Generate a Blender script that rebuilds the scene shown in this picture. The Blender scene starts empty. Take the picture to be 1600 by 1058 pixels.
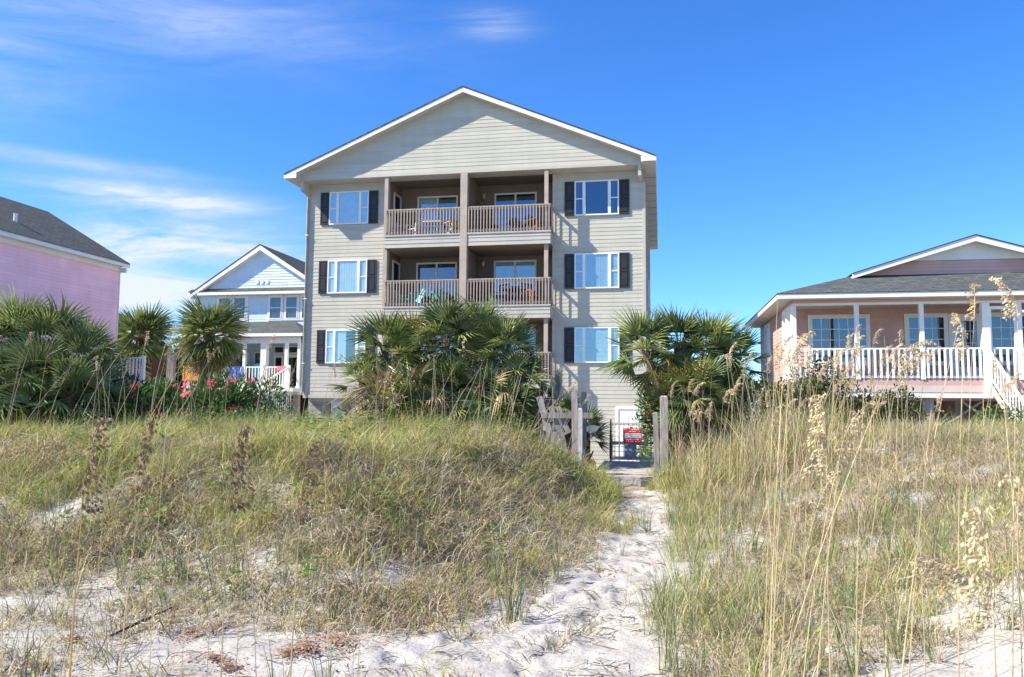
import bpy, math, random
import numpy as np
from mathutils import Vector, Matrix, Euler

random.seed(7); rng = np.random.default_rng(7)
SC = bpy.context.scene
COL = SC.collection
PI = math.pi
YAW = 0.18726                      # the lots are turned this much from the camera's axis
CAMZ = 1.65

# ------------------------------------------------------------------ camera
cam = bpy.data.objects.new('camera', bpy.data.cameras.new('camera'))
COL.objects.link(cam); SC.camera = cam
cam.location = (0, 0, CAMZ)
cam.rotation_euler = (Matrix.Rotation(PI/2 + 0.0834, 3, 'X') @ Matrix.Rotation(0.00795, 3, 'Z')).to_euler()
cam.data.sensor_width = 36.0; cam.data.lens = 27.675
cam.data.clip_start = 0.05; cam.data.clip_end = 6000
cam.data.dof.use_dof = True; cam.data.dof.focus_distance = 17.0; cam.data.dof.aperture_fstop = 13.0

# ------------------------------------------------------------------ sun and sky
SUNT = Vector((2.2*math.cos(YAW) + math.sin(YAW), -2.2*math.sin(YAW) + math.cos(YAW), -2.15)).normalized()
sun = bpy.data.objects.new('sun', bpy.data.lights.new('sun', 'SUN'))
COL.objects.link(sun)
sun.data.energy = 5.0; sun.data.angle = math.radians(0.53); sun.data.color = (1.0, 0.905, 0.73)
sun.rotation_euler = SUNT.to_track_quat('-Z', 'Y').to_euler()
sun.location = (-20, -10, 30)

world = bpy.data.worlds.new('World'); SC.world = world; world.use_nodes = True
def build_sky():
    nt = world.node_tree; N = nt.nodes; L = nt.links; N.clear()
    out = N.new('ShaderNodeOutputWorld'); bg = N.new('ShaderNodeBackground')
    L.new(bg.outputs[0], out.inputs[0])
    sky = N.new('ShaderNodeTexSky'); sky.sky_type = 'NISHITA'; sky.sun_disc = False
    sky.sun_elevation = math.asin(-SUNT.z); sky.sun_rotation = math.atan2(-SUNT.x, -SUNT.y)
    sky.air_density = 1.0; sky.dust_density = 0.25; sky.ozone_density = 3.0
    def M(op, a, b=None, c=None):
        n = N.new('ShaderNodeMath'); n.operation = op
        for i, x in enumerate((a, b, c)):
            if x is None: continue
            if isinstance(x, (int, float)): n.inputs[i].default_value = x
            else: L.new(x, n.inputs[i])
        return n.outputs[0]
    hs = N.new('ShaderNodeHueSaturation'); hs.inputs['Saturation'].default_value = 1.22; hs.inputs['Value'].default_value = 1.0
    hs.inputs['Hue'].default_value = 0.503
    L.new(sky.outputs[0], hs.inputs['Color'])
    tc = N.new('ShaderNodeTexCoord'); sp = N.new('ShaderNodeSeparateXYZ')
    L.new(tc.outputs['Generated'], sp.inputs[0])
    az = M('ARCTAN2', sp.outputs[0], sp.outputs[1])
    el = M('ARCSINE', sp.outputs[2])
    cb = N.new('ShaderNodeCombineXYZ')
    L.new(M('MULTIPLY', az, 3.0), cb.inputs[0]); L.new(M('ADD', M('MULTIPLY', el, 17.0), M('MULTIPLY', az, -1.3)), cb.inputs[1])
    nz = N.new('ShaderNodeTexNoise'); nz.inputs['Scale'].default_value = 1.25; nz.inputs['Detail'].default_value = 9
    nz.inputs['Roughness'].default_value = 0.62; nz.inputs['Distortion'].default_value = 0.7
    L.new(cb.outputs[0], nz.inputs['Vector'])
    nf = nz.outputs['Fac']
    # cirrus banks: (azimuth, elevation, half widths, weight)
    banks = [(-0.43, 0.232, 0.11, 0.014, 1.0), (-0.40, 0.182, 0.13, 0.026, 1.3), (-0.45, 0.128, 0.12, 0.024, 1.2),
             (-0.52, 0.262, 0.12, 0.009, .4), (-0.52, 0.44, 0.30, 0.05, .30), (-0.62, 0.34, 0.10, 0.05, .22), (-0.03, 0.463, 0.045, 0.014, .34),
             (1.5, 0.2, 0.5, 0.05, .8), (2.7, 0.3, 0.6, 0.06, .8), (-2.0, 0.18, 0.6, 0.05, .9), (-1.3, 0.42, 0.4, 0.06, .6)]
    tot = None
    for a, e, sa, se, w in banks:
        da = M('DIVIDE', M('SUBTRACT', az, a), sa); de = M('DIVIDE', M('SUBTRACT', el, e), se)
        g = M('MULTIPLY', M('EXPONENT', M('MULTIPLY', M('ADD', M('MULTIPLY', da, da), M('MULTIPLY', de, de)), -1.0)), w)
        tot = g if tot is None else M('ADD', tot, g)
    n2 = N.new('ShaderNodeTexNoise'); n2.inputs['Scale'].default_value = 4.0; n2.inputs['Detail'].default_value = 10; n2.inputs['Roughness'].default_value = .7; n2.inputs['Distortion'].default_value = 1.2
    L.new(cb.outputs[0], n2.inputs['Vector'])
    tot = M('MULTIPLY', tot, M('MULTIPLY_ADD', n2.outputs['Fac'], 1.6, .2))
    dens = M('MULTIPLY', tot, M('MULTIPLY_ADD', nf, 4.2, -1.35))
    # capped cloud density mixes cloud white over the tinted sky
    mixv = N.new('ShaderNodeClamp'); L.new(dens, mixv.inputs[0]); mixv.inputs[2].default_value = 0.9
    ti = N.new('ShaderNodeMixRGB'); ti.blend_type = 'MULTIPLY'; ti.inputs[0].default_value = 1; ti.inputs[2].default_value = (.78, 1.17, 1.62, 1)
    L.new(hs.outputs[0], ti.inputs[1])
    mx = N.new('ShaderNodeMixRGB'); L.new(mixv.outputs[0], mx.inputs[0]); L.new(ti.outputs[0], mx.inputs[1])
    mx.inputs[2].default_value = (5.6, 5.9, 6.2, 1)
    L.new(mx.outputs[0], bg.inputs[0]); bg.inputs[1].default_value = 0.081
build_sky()
SC.view_settings.view_transform = 'Standard'; SC.view_settings.look = 'None'
SC.view_settings.exposure = 1.0; SC.view_settings.gamma = 1.0; SC.view_settings.use_curve_mapping = False
SC.render.engine = 'CYCLES'
SC.cycles.max_bounces = 6; SC.cycles.transparent_max_bounces = 12
SC.render.resolution_x = 1024; SC.render.resolution_y = 677

# ------------------------------------------------------------------ materials
MATS = {}
def newmat(name):
    m = bpy.data.materials.new(name); m.use_nodes = True
    return m, m.node_tree.nodes, m.node_tree.links, m.node_tree.nodes['Principled BSDF']
def mat(name, col, rough=0.6, var=0.12, scale=3.0, bump=0.0, bscale=40.0, stretch=(1, 1, 1), inst=0.0, trans=0.0, spec=0.4, col2=None, metal=0.0, board=0.0):
    """plain procedural material: base colour with noise wear, optional per-object shift, bump, leaf translucency"""
    if name in MATS: return MATS[name]
    m, N, L, P = newmat(name)
    tc = N.new('ShaderNodeTexCoord'); mp = N.new('ShaderNodeMapping'); mp.inputs['Scale'].default_value = stretch
    L.new(tc.outputs['Object'], mp.inputs[0])
    nz = N.new('ShaderNodeTexNoise'); nz.inputs['Scale'].default_value = scale; nz.inputs['Detail'].default_value = 5
    L.new(mp.outputs[0], nz.inputs['Vector'])
    rp = N.new('ShaderNodeValToRGB')
    c2 = col2 or tuple(max(0, c*(1 - var*2)) for c in col)
    c1 = tuple(min(1, c*(1 + var)) for c in col)
    rp.color_ramp.elements[0].position = 0.3; rp.color_ramp.elements[0].color = (*c2, 1)
    rp.color_ramp.elements[1].position = 0.68; rp.color_ramp.elements[1].color = (*c1, 1)
    L.new(nz.outputs['Fac'], rp.inputs[0])
    cout = rp.outputs[0]
    if inst:
        oi = N.new('ShaderNodeObjectInfo'); hsv = N.new('ShaderNodeHueSaturation')
        ma = N.new('ShaderNodeMath'); ma.operation = 'MULTIPLY_ADD'; ma.inputs[1].default_value = inst*2; ma.inputs[2].default_value = 1 - inst
        L.new(oi.outputs['Random'], ma.inputs[0]); L.new(ma.outputs[0], hsv.inputs['Value'])
        L.new(cout, hsv.inputs['Color']); cout = hsv.outputs[0]
    if board:
        ge = N.new('ShaderNodeNewGeometry'); hv = N.new('ShaderNodeHueSaturation')
        st = N.new('ShaderNodeTexNoise'); st.inputs['Scale'].default_value = 1.6; st.inputs['Detail'].default_value = 6
        mp2 = N.new('ShaderNodeMapping'); mp2.inputs['Scale'].default_value = (2.2, 2.2, .22); L.new(tc.outputs['Object'], mp2.inputs[0]); L.new(mp2.outputs[0], st.inputs['Vector'])
        m1 = N.new('ShaderNodeMath'); m1.operation = 'MULTIPLY_ADD'; m1.inputs[1].default_value = board*2; m1.inputs[2].default_value = 1 - board - .10
        m2 = N.new('ShaderNodeMath'); m2.operation = 'MULTIPLY_ADD'; m2.inputs[1].default_value = .20
        L.new(ge.outputs['Random Per Island'], m1.inputs[0]); L.new(st.outputs['Fac'], m2.inputs[0]); L.new(m1.outputs[0], m2.inputs[2]); L.new(m2.outputs[0], hv.inputs['Value'])
        L.new(cout, hv.inputs['Color']); cout = hv.outputs[0]
    L.new(cout, P.inputs['Base Color'])
    P.inputs['Roughness'].default_value = rough; P.inputs['Specular IOR Level'].default_value = spec; P.inputs['Metallic'].default_value = metal
    if bump:
        nb = N.new('ShaderNodeTexNoise'); nb.inputs['Scale'].default_value = bscale; nb.inputs['Detail'].default_value = 4
        L.new(mp.outputs[0], nb.inputs['Vector'])
        bp = N.new('ShaderNodeBump'); bp.inputs['Strength'].default_value = bump; bp.inputs['Distance'].default_value = 0.02
        L.new(nb.outputs['Fac'], bp.inputs['Height']); L.new(bp.outputs[0], P.inputs['Normal'])
    if trans:
        tr = N.new('ShaderNodeBsdfTranslucent'); L.new(cout, tr.inputs[0])
        mx = N.new('ShaderNodeMixShader'); mx.inputs[0].default_value = trans
        L.new(P.outputs[0], mx.inputs[1]); L.new(tr.outputs[0], mx.inputs[2])
        L.new(mx.outputs[0], N['Material Output'].inputs[0])
    MATS[name] = m
    return m
def glass_mat(name, refl=0.3, tint=(0.55, 0.66, 0.75)):
    if name in MATS: return MATS[name]
    m, N, L, P = newmat(name); N.remove(P)
    tr = N.new('ShaderNodeBsdfTransparent'); tr.inputs[0].default_value = (*tint, 1)
    gl = N.new('ShaderNodeBsdfGlossy'); gl.inputs['Roughness'].default_value = 0.02; gl.inputs[0].default_value = (.9, .95, 1, 1)
    nz = N.new('ShaderNodeTexNoise'); nz.inputs['Scale'].default_value = 1.6
    bp = N.new('ShaderNodeBump'); bp.inputs['Strength'].default_value = 0.05; L.new(nz.outputs['Fac'], bp.inputs['Height']); L.new(bp.outputs[0], gl.inputs['Normal'])
    mx = N.new('ShaderNodeMixShader'); mx.inputs[0].default_value = refl
    L.new(tr.outputs[0], mx.inputs[1]); L.new(gl.outputs[0], mx.inputs[2]); L.new(mx.outputs[0], N['Material Output'].inputs[0])
    MATS[name] = m
    return m
def shingle_mat(name, col):
    m, N, L, P = newmat(name)
    tc = N.new('ShaderNodeTexCoord'); br = N.new('ShaderNodeTexBrick')
    br.inputs['Scale'].default_value = 1.0; br.inputs['Brick Width'].default_value = 0.3; br.inputs['Row Height'].default_value = 0.14
    br.inputs['Mortar Size'].default_value = 0.012; br.offset = 0.37
    br.inputs['Color1'].default_value = (*[c*1.25 for c in col], 1); br.inputs['Color2'].default_value = (*[c*.75 for c in col], 1); br.inputs['Mortar'].default_value = (*[c*.35 for c in col], 1)
    L.new(tc.outputs['UV'], br.inputs['Vector'])
    nz = N.new('ShaderNodeTexNoise'); nz.inputs['Scale'].default_value = 5; nz.inputs['Detail'].default_value = 8; L.new(tc.outputs['Object'], nz.inputs['Vector'])
    mx = N.new('ShaderNodeMixRGB'); mx.blend_type = 'OVERLAY'; mx.inputs[0].default_value = .7
    L.new(br.outputs['Color'], mx.inputs[1]); L.new(nz.outputs['Fac'], mx.inputs[2]); L.new(mx.outputs[0], P.inputs['Base Color'])
    bp = N.new('ShaderNodeBump'); bp.inputs['Strength'].default_value = .6; bp.inputs['Distance'].default_value = .02; L.new(br.outputs['Fac'], bp.inputs['Height']); bp.invert = True
    L.new(bp.outputs[0], P.inputs['Normal']); P.inputs['Roughness'].default_value = .95
    MATS[name] = m
    return m

M_SIDING = mat('beige_siding', (.468, .455, .388), .65, .05, .7, .04, 60, (1, 1, 6), board=.035)
M_BAND = mat('grey_beige_siding', (.42, .40, .36), .65, .06, 1.2)
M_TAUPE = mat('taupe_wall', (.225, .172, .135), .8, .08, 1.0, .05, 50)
M_RAIL = mat('taupe_rail_paint', (.40, .325, .27), .7, .12, 6.0)
M_POST = mat('taupe_post_paint', (.40, .335, .285), .7, .08, 3.0)
M_WHITE = mat('white_trim_paint', (.78, .78, .76), .5, .04, 2.0)
M_SOFFIT = mat('soffit_paint', (.50, .48, .43), .7, .05, 2.0)
M_BLACK = mat('black_shutter_paint', (.022, .022, .028), .45, .15, 5.0)
M_BLUESID = mat('pale_blue_siding', (.54, .67, .76), .6, .04, 1.5, board=.03)
M_PINK = mat('pink_siding', (.92, .59, .72), .6, .05, 1.0, board=.04)
M_SALMON = mat('salmon_siding', (.58, .375, .33), .6, .06, 1.2, board=.04)
M_PALEPINK = mat('pale_pink_board', (.66, .52, .46), .6, .06, 2)
M_ROOF = shingle_mat('grey_shingles', (.062, .076, .076))
M_ROOFD = shingle_mat('dark_shingles', (.05, .055, .055))
M_ROOFB = shingle_mat('slate_grey_shingles', (.075, .086, .09))
M_DARK = mat('painted_unlit_dark', (.012, .014, .018), .8, .1)  # near-black colour stands in for the darkness of unlit spaces
M_CURT = mat('white_curtain', (.80, .84, .84), .8, .05, 4, trans=.3)
M_CURTB = mat('blue_grey_blind', (.50, .56, .60), .8, .06, 4)
M_GLASS = glass_mat('window_glass', .13, (.86, .95, .97))
M_GLASSD = glass_mat('dark_window_glass', .16, (.35, .45, .6))
M_GLASSS = glass_mat('low_reflection_window_glass', .07, (.8, .85, .85)); M_BLIND2 = mat('grey_green_blind', (.10, .125, .13), .8, .2, 4)  # nearly clear glass with a weak mirror mix, and its dark blind
M_WOOD = mat('weathered_grey_wood', (.36, .325, .29), .85, .22, 4, .35, 30, (8, 8, 1), inst=.12)
M_WOODH = mat('weathered_deck_wood', (.48, .445, .41), .85, .2, 4, .3, 30, (1.5, 9, 9), inst=.12)
M_TIMBER = mat('tan_timber', (.33, .25, .18), .85, .2, 4, .3, 30, (1.5, 9, 9))
M_CONC = mat('concrete_block', (.34, .32, .29), .9, .14, 3, .3, 40)
M_TEAL = mat('teal_plastic', (.06, .45, .44), .5, .06)
M_BROWNW = mat('brown_stained_wood', (.22, .085, .04), .6, .15, 6)
M_WHITEP = mat('white_plastic', (.72, .72, .70), .45, .04)
M_WICK = mat('beige_cushion', (.55, .45, .34), .85, .12, 8)
M_BLKM = mat('black_metal', (.015, .015, .017), .4, .1)
M_RED = mat('red_sign_face', (.62, .035, .055), .5, .06, 5)
M_TOWEL = mat('blue_towel', (.035, .06, .52), .9, .1, 9, col2=(.12, .2, .62))
M_PINKT = mat('pink_towel', (.72, .18, .25), .9, .1, 9)
M_LBLUE = mat('light_blue_foam', (.08, .42, .72), .5, .06)
M_ORANGE = mat('orange_plastic', (.72, .28, .03), .5, .1)
M_MESH = mat('galvanised_wire', (.60, .60, .58), .6, .1, 20)
M_DKIRON = mat('dark_iron', (.03, .032, .03), .5, .1)
M_SHADBLUE = mat('shadow_blue_board_print', (.38, .44, .58), .5, .06)  # bluish shadow of the gate board in the colour; also sign print
M_BARK = mat('palm_bark', (.13, .095, .065), .95, .3, 6, .5, 20, inst=.15)
M_FROND = mat('palm_frond', (.29, .335, .105), .36, .25, 3.0, trans=.28, inst=.4, spec=.5)
M_FRONDB = mat('blue_green_frond', (.175, .235, .095), .34, .25, 3.0, trans=.24, inst=.4, spec=.5)
M_FRONDY = mat('yellowing_frond', (.36, .32, .09), .5, .3, 3.0, trans=.2, inst=.3)
M_FRONDD = mat('dead_frond', (.44, .34, .20), .8, .3, 3.0, trans=.12, inst=.35)
M_OLE = mat('oleander_leaf', (.11, .20, .05), .5, .4, 2.0, trans=.2)
M_SHR = mat('shrub_leaf', (.070, .095, .022), .5, .4, 2.0, trans=.2)
M_LIME = mat('fresh_leaf', (.13, .24, .03), .5, .3, 2.0, trans=.25)
M_FLOW = mat('pink_flower', (.82, .12, .20), .6, .15, 8, trans=.2)
M_FLOWO = mat('coral_flower', (.80, .12, .10), .6, .15, 8, trans=.2)
M_GYEL = mat('grass_yellow_green', (.60, .58, .165), .6, .3, .35, trans=.35, inst=.3)
M_GGRN = mat('grass_green', (.32, .45, .10), .6, .3, .35, trans=.35, inst=.3)
M_GSTR = mat('grass_straw', (.70, .58, .33), .7, .25, .5, trans=.3, inst=.3)
M_GGRY = mat('grass_dead_grey', (.50, .44, .37), .85, .3, .5, trans=.1, inst=.3)
M_GBRN = mat('grass_brown', (.33, .235, .145), .85, .3, .5, trans=.1, inst=.3)
M_GBLU = mat('grass_blue_green', (.14, .22, .10), .6, .25, .5, trans=.2, inst=.25)
M_OAT = mat('sea_oat_straw', (.60, .47, .27), .7, .2, 6, trans=.15, inst=.2)
M_OATG = mat('sea_oat_grey', (.42, .35, .26), .8, .2, 6, trans=.1, inst=.2)
M_SEED = mat('sea_oat_seed', (.66, .53, .33), .75, .25, 10, trans=.2, inst=.2)
M_SEEDD = mat('sea_oat_seed_brown', (.26, .18, .10), .75, .3, 10, trans=.15, inst=.2)
M_RUST = mat('rust_litter', (.37, .20, .135), .9, .3, 4, inst=.2)
M_TWIG = mat('dark_twig', (.10, .085, .07), .9, .3, 6, inst=.3)

# ------------------------------------------------------------------ mesh building
class MB:
    def __init__(s): s.v = []; s.f = []; s.mi = []; s.cur = 0
    def pt(s, *p): s.v.append(p if len(p) == 3 else tuple(p[0])); return len(s.v)-1
    def face(s, *ps):
        i = len(s.v); s.v.extend(tuple(p) for p in ps); s.f.append(tuple(range(i, i+len(ps)))); s.mi.append(s.cur)
    def box(s, x0, x1, y0, y1, z0, z1):
        i = len(s.v)
        s.v += [(x0,y0,z0),(x1,y0,z0),(x1,y1,z0),(x0,y1,z0),(x0,y0,z1),(x1,y0,z1),(x1,y1,z1),(x0,y1,z1)]
        for q in ((0,3,2,1),(4,5,6,7),(0,1,5,4),(1,2,6,5),(2,3,7,6),(3,0,4,7)):
            s.f.append(tuple(i+k for k in q)); s.mi.append(s.cur)
    def hexa(s, bot, top):
        """solid from four bottom and four top corners"""
        i = len(s.v); s.v += [tuple(p) for p in bot] + [tuple(p) for p in top]
        for q in ((0,3,2,1),(4,5,6,7),(0,1,5,4),(1,2,6,5),(2,3,7,6),(3,0,4,7)):
            s.f.append(tuple(i+k for k in q)); s.mi.append(s.cur)
    def beam(s, a, b, w, h, up=(0, 0, 1)):
        """box of section w x h from a to b"""
        a = Vector(a); b = Vector(b); d = (b-a).normalized(); up = Vector(up)
        if abs(d.dot(up)) > .98: up = Vector((0, 1, 0))
        sx = d.cross(up).normalized()*w/2; sy = sx.cross(d).normalized()*h/2
        s.hexa([a-sx-sy, a+sx-sy, a+sx+sy, a-sx+sy], [b-sx-sy, b+sx-sy, b+sx+sy, b-sx+sy])
    def tube(s, pts, rad, n=5, cap=True):
        pts = [Vector(p) for p in pts]; rings = []
        for k, p in enumerate(pts):
            d = (pts[min(k+1, len(pts)-1)] - pts[max(k-1, 0)]).normalized()
            a = d.cross(Vector((0, 0, 1)) if abs(d.z) < .95 else Vector((1, 0, 0))).normalized(); b = d.cross(a)
            r = rad[k] if isinstance(rad, (list, tuple)) else rad
            i = len(s.v)
            for j in range(n):
                t = 2*PI*j/n; s.v.append(tuple(p + a*math.cos(t)*r + b*math.sin(t)*r))
            rings.append(i)
        for k in range(len(rings)-1):
            for j in range(n):
                s.f.append((rings[k]+j, rings[k]+(j+1) % n, rings[k+1]+(j+1) % n, rings[k+1]+j)); s.mi.append(s.cur)
        if cap:
            s.f.append(tuple(rings[-1]+j for j in range(n))); s.mi.append(s.cur)
            s.f.append(tuple(rings[0]+n-1-j for j in range(n))); s.mi.append(s.cur)
    def strip(s, pts, side, ws):
        """flat tapering strip along pts, half width vector side*w"""
        prev = None
        for p, w in zip(pts, ws):
            i = len(s.v)
            if w < 1e-6: s.v.append(tuple(p)); cur = (i,)
            else: s.v += [tuple(p - side*w), tuple(p + side*w)]; cur = (i, i+1)
            if prev:
                s.f.append(prev + cur[::-1]); s.mi.append(s.cur)
            prev = cur
    def lap(s, a, b, z0, z1, nrm, pitch=.15, out=.013, clip=None):
        """rows of overlapping boards on the wall line a-b (plan points), nrm points outdoors"""
        a = Vector((a[0], a[1], 0)); b = Vector((b[0], b[1], 0)); nv = Vector((nrm[0], nrm[1], 0))
        z = z0; k = 0
        while z < z1 - .005:
            zt = min(z + pitch, z1)
            t0, t1 = clip(z) if clip else (0, 1); u0, u1 = clip(zt) if clip else (0, 1)
            if t1 > t0:
                if u1 < u0: u0 = u1 = (u0+u1)/2
                A = a.lerp(b, t0); B = a.lerp(b, t1); A2 = a.lerp(b, u0); B2 = a.lerp(b, u1)
                o = nv*(out + random.uniform(-.002, .002)); i = nv*.003
                Lw = (B-A).length; cuts = [0.0]; c = random.uniform(.8, 3.6)
                while c < Lw - .5: cuts.append(c/Lw); c += 3.66
                cuts.append(1.0); zz0 = Vector((0, 0, z)); zz1 = Vector((0, 0, zt)); g = .0025/max(Lw, .1)
                for c0, c1 in zip(cuts[:-1], cuts[1:]):
                    c1 = c1 - (g if c1 < 1 else 0)
                    s.face(A.lerp(B, c0)+o+zz0, A.lerp(B, c1)+o+zz0, A2.lerp(B2, c1)+i+zz1, A2.lerp(B2, c0)+i+zz1)
                s.face(A-nv*.03+Vector((0,0,z)), B-nv*.03+Vector((0,0,z)), B+o+Vector((0,0,z)), A+o+Vector((0,0,z)))
            z = zt
    def build(s, name, mats, parent=None, smooth=False, uvroof=False):
        me = bpy.data.meshes.new(name); me.from_pydata(s.v, [], s.f)
        if not isinstance(mats, (list, tuple)): mats = [mats]
        for m in mats: me.materials.append(m)
        if len(mats) > 1: me.polygons.foreach_set('material_index', s.mi)
        if smooth: me.polygons.foreach_set('use_smooth', [True]*len(s.f))
        me.update()
        if uvroof:
            uv = me.uv_layers.new(name='UVMap')
            for p in me.polygons:
                n = p.normal; h = Vector((0,0,1)).cross(n)
                h = h.normalized() if h.length > 1e-3 else Vector((1,0,0)); w = n.cross(h)
                for li in p.loop_indices:
                    co = me.vertices[me.loops[li].vertex_index].co
                    uv.data[li].uv = (co.dot(h), co.dot(w))
        o = bpy.data.objects.new(name, me); COL.objects.link(o)
        if parent: o.parent = parent
        return o
def bx(*a):
    m = MB(); m.box(*a); return m
def tag(o, label=None, cat=None, group=None, kind=None):
    if label: o['label'] = label
    if cat: o['category'] = cat
    if group: o['group'] = group
    if kind: o['kind'] = kind
    return o
def thing(name, label, cat, loc=(0, 0, 0), rz=0.0, group=None):
    o = bpy.data.objects.new(name, None); COL.objects.link(o); o.empty_display_size = .2
    o.location = loc; o.rotation_euler = (0, 0, rz)
    return tag(o, label, cat, group)
def dup_part(o, parent, loc=None, rot=None, scl=None):
    c = o.copy(); COL.objects.link(c); c.parent = parent
    if loc is not None: c.location = loc
    if rot is not None: c.rotation_euler = rot
    if scl is not None: c.scale = scl
    return c
def dup_tree(o, parent=None):
    c = o.copy(); COL.objects.link(c); c.parent = parent
    for ch in list(o.children): dup_tree(ch, c)
    return c
def mesh_of(mb, name, mats, smooth=False):
    o = mb.build(name, mats, None, smooth); me = o.data
    bpy.data.objects.remove(o); return me
def place(me, name, parent=None, loc=(0,0,0), rot=(0,0,0), scl=1.0):
    o = bpy.data.objects.new(name, me); COL.objects.link(o)
    if parent: o.parent = parent
    o.location = loc; o.rotation_euler = rot
    o.scale = (scl,)*3 if isinstance(scl, (int, float)) else scl
    return o
def lot(u, v, z=0.0, D=30.0):
    """lot coordinates (along the house fronts, inwards) to the world"""
    c, s = math.cos(YAW), math.sin(YAW)
    return Vector((u*c + v*s, D - u*s + v*c, z))

# ------------------------------------------------------------------ ground
def sstep(a, b, x):
    t = np.clip((x-a)/(b-a), 0, 1); return t*t*(3-2*t)
_perm = rng.random((256, 256))
def vnoise(x, y):
    xi = np.floor(x).astype(int); yi = np.floor(y).astype(int); fx = x-xi; fy = y-yi
    fx = fx*fx*(3-2*fx); fy = fy*fy*(3-2*fy)
    g = lambda i, j: _perm[(xi+i) % 256, (yi+j) % 256]
    return (g(0,0)*(1-fx)+g(1,0)*fx)*(1-fy)+(g(0,1)*(1-fx)+g(1,1)*fx)*fy - .5
def fbm(x, y, o=4):
    r = 0; a = 1
    for k in range(o):
        r = r + a*vnoise(x*2**k + 17*k, y*2**k + 31*k); a *= .5
    return r
EDGE_L = [(-30, 8.6), (-8, 7.3), (-4.2, 6.75), (-3.0, 6.45), (-1.1, 5.85), (-.4, 6.6), (.2, 7.4), (.75, 8.7), (1.25, 11.2), (1.45, 13.4), (2.0, 17.5), (2.6, 22)]
EDGE_R = [(.45, -3), (.62, 3), (.92, 4.8), (1.1, 6.2), (1.5, 7.6), (1.8, 9), (2.3, 11.7), (2.5, 13.4), (3.3, 17.5), (3.9, 22)]
def sdist(poly, x, y, left):
    x = np.asarray(x, float); y = np.asarray(y, float)
    best = np.full(x.shape, 1e9); sg = np.ones(x.shape)
    for (ax, ay), (bx_, by) in zip(poly[:-1], poly[1:]):
        dx, dy = bx_-ax, by-ay
        t = np.clip(((x-ax)*dx+(y-ay)*dy)/(dx*dx+dy*dy), 0, 1)
        d = np.hypot(x-ax-t*dx, y-ay-t*dy); cr = dx*(y-ay)-dy*(x-ax)
        m = d < best - 1e-9
        best = np.where(m, d, best); sg = np.where(m, np.sign(cr), sg)
    return best*sg*(1 if left else -1)
def hbase(x, y):
    sl = sdist(EDGE_L, x, y, True); sr = sdist(EDGE_R, x, y, False)
    hl = 1.02*sstep(-.45, np.interp(y, [6.5, 9.5, 12], [5.2, 3.6, 1.9]), sl); hr = 1.12*sstep(-.5, np.interp(y, [7, 10, 13], [5.6, 4.2, 2.8]), sr)
    h = np.maximum(hl, hr)
    back = sstep(14.2, 22.0, y)
    path = .20*sstep(10.5, 13.3, y)
    wild = np.clip(np.maximum(sl, sr), 0, 2)/2
    h = h*(1-.75*back) + path*(1-sstep(0, 1.5, np.maximum(sl, sr)))*(1-sstep(14, 18, y)) - .75*sstep(16, 23.5, y)
    n = fbm(x*.55, y*.55)*.16*wild + fbm(x*1.7+9, y*1.7)*.05*(.4+wild)
    far = sstep(40, 120, np.hypot(x, y))
    return h + n*(1-far)
def gz(x, y): return float(hbase(np.array([x]), np.array([y]))[0])
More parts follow.
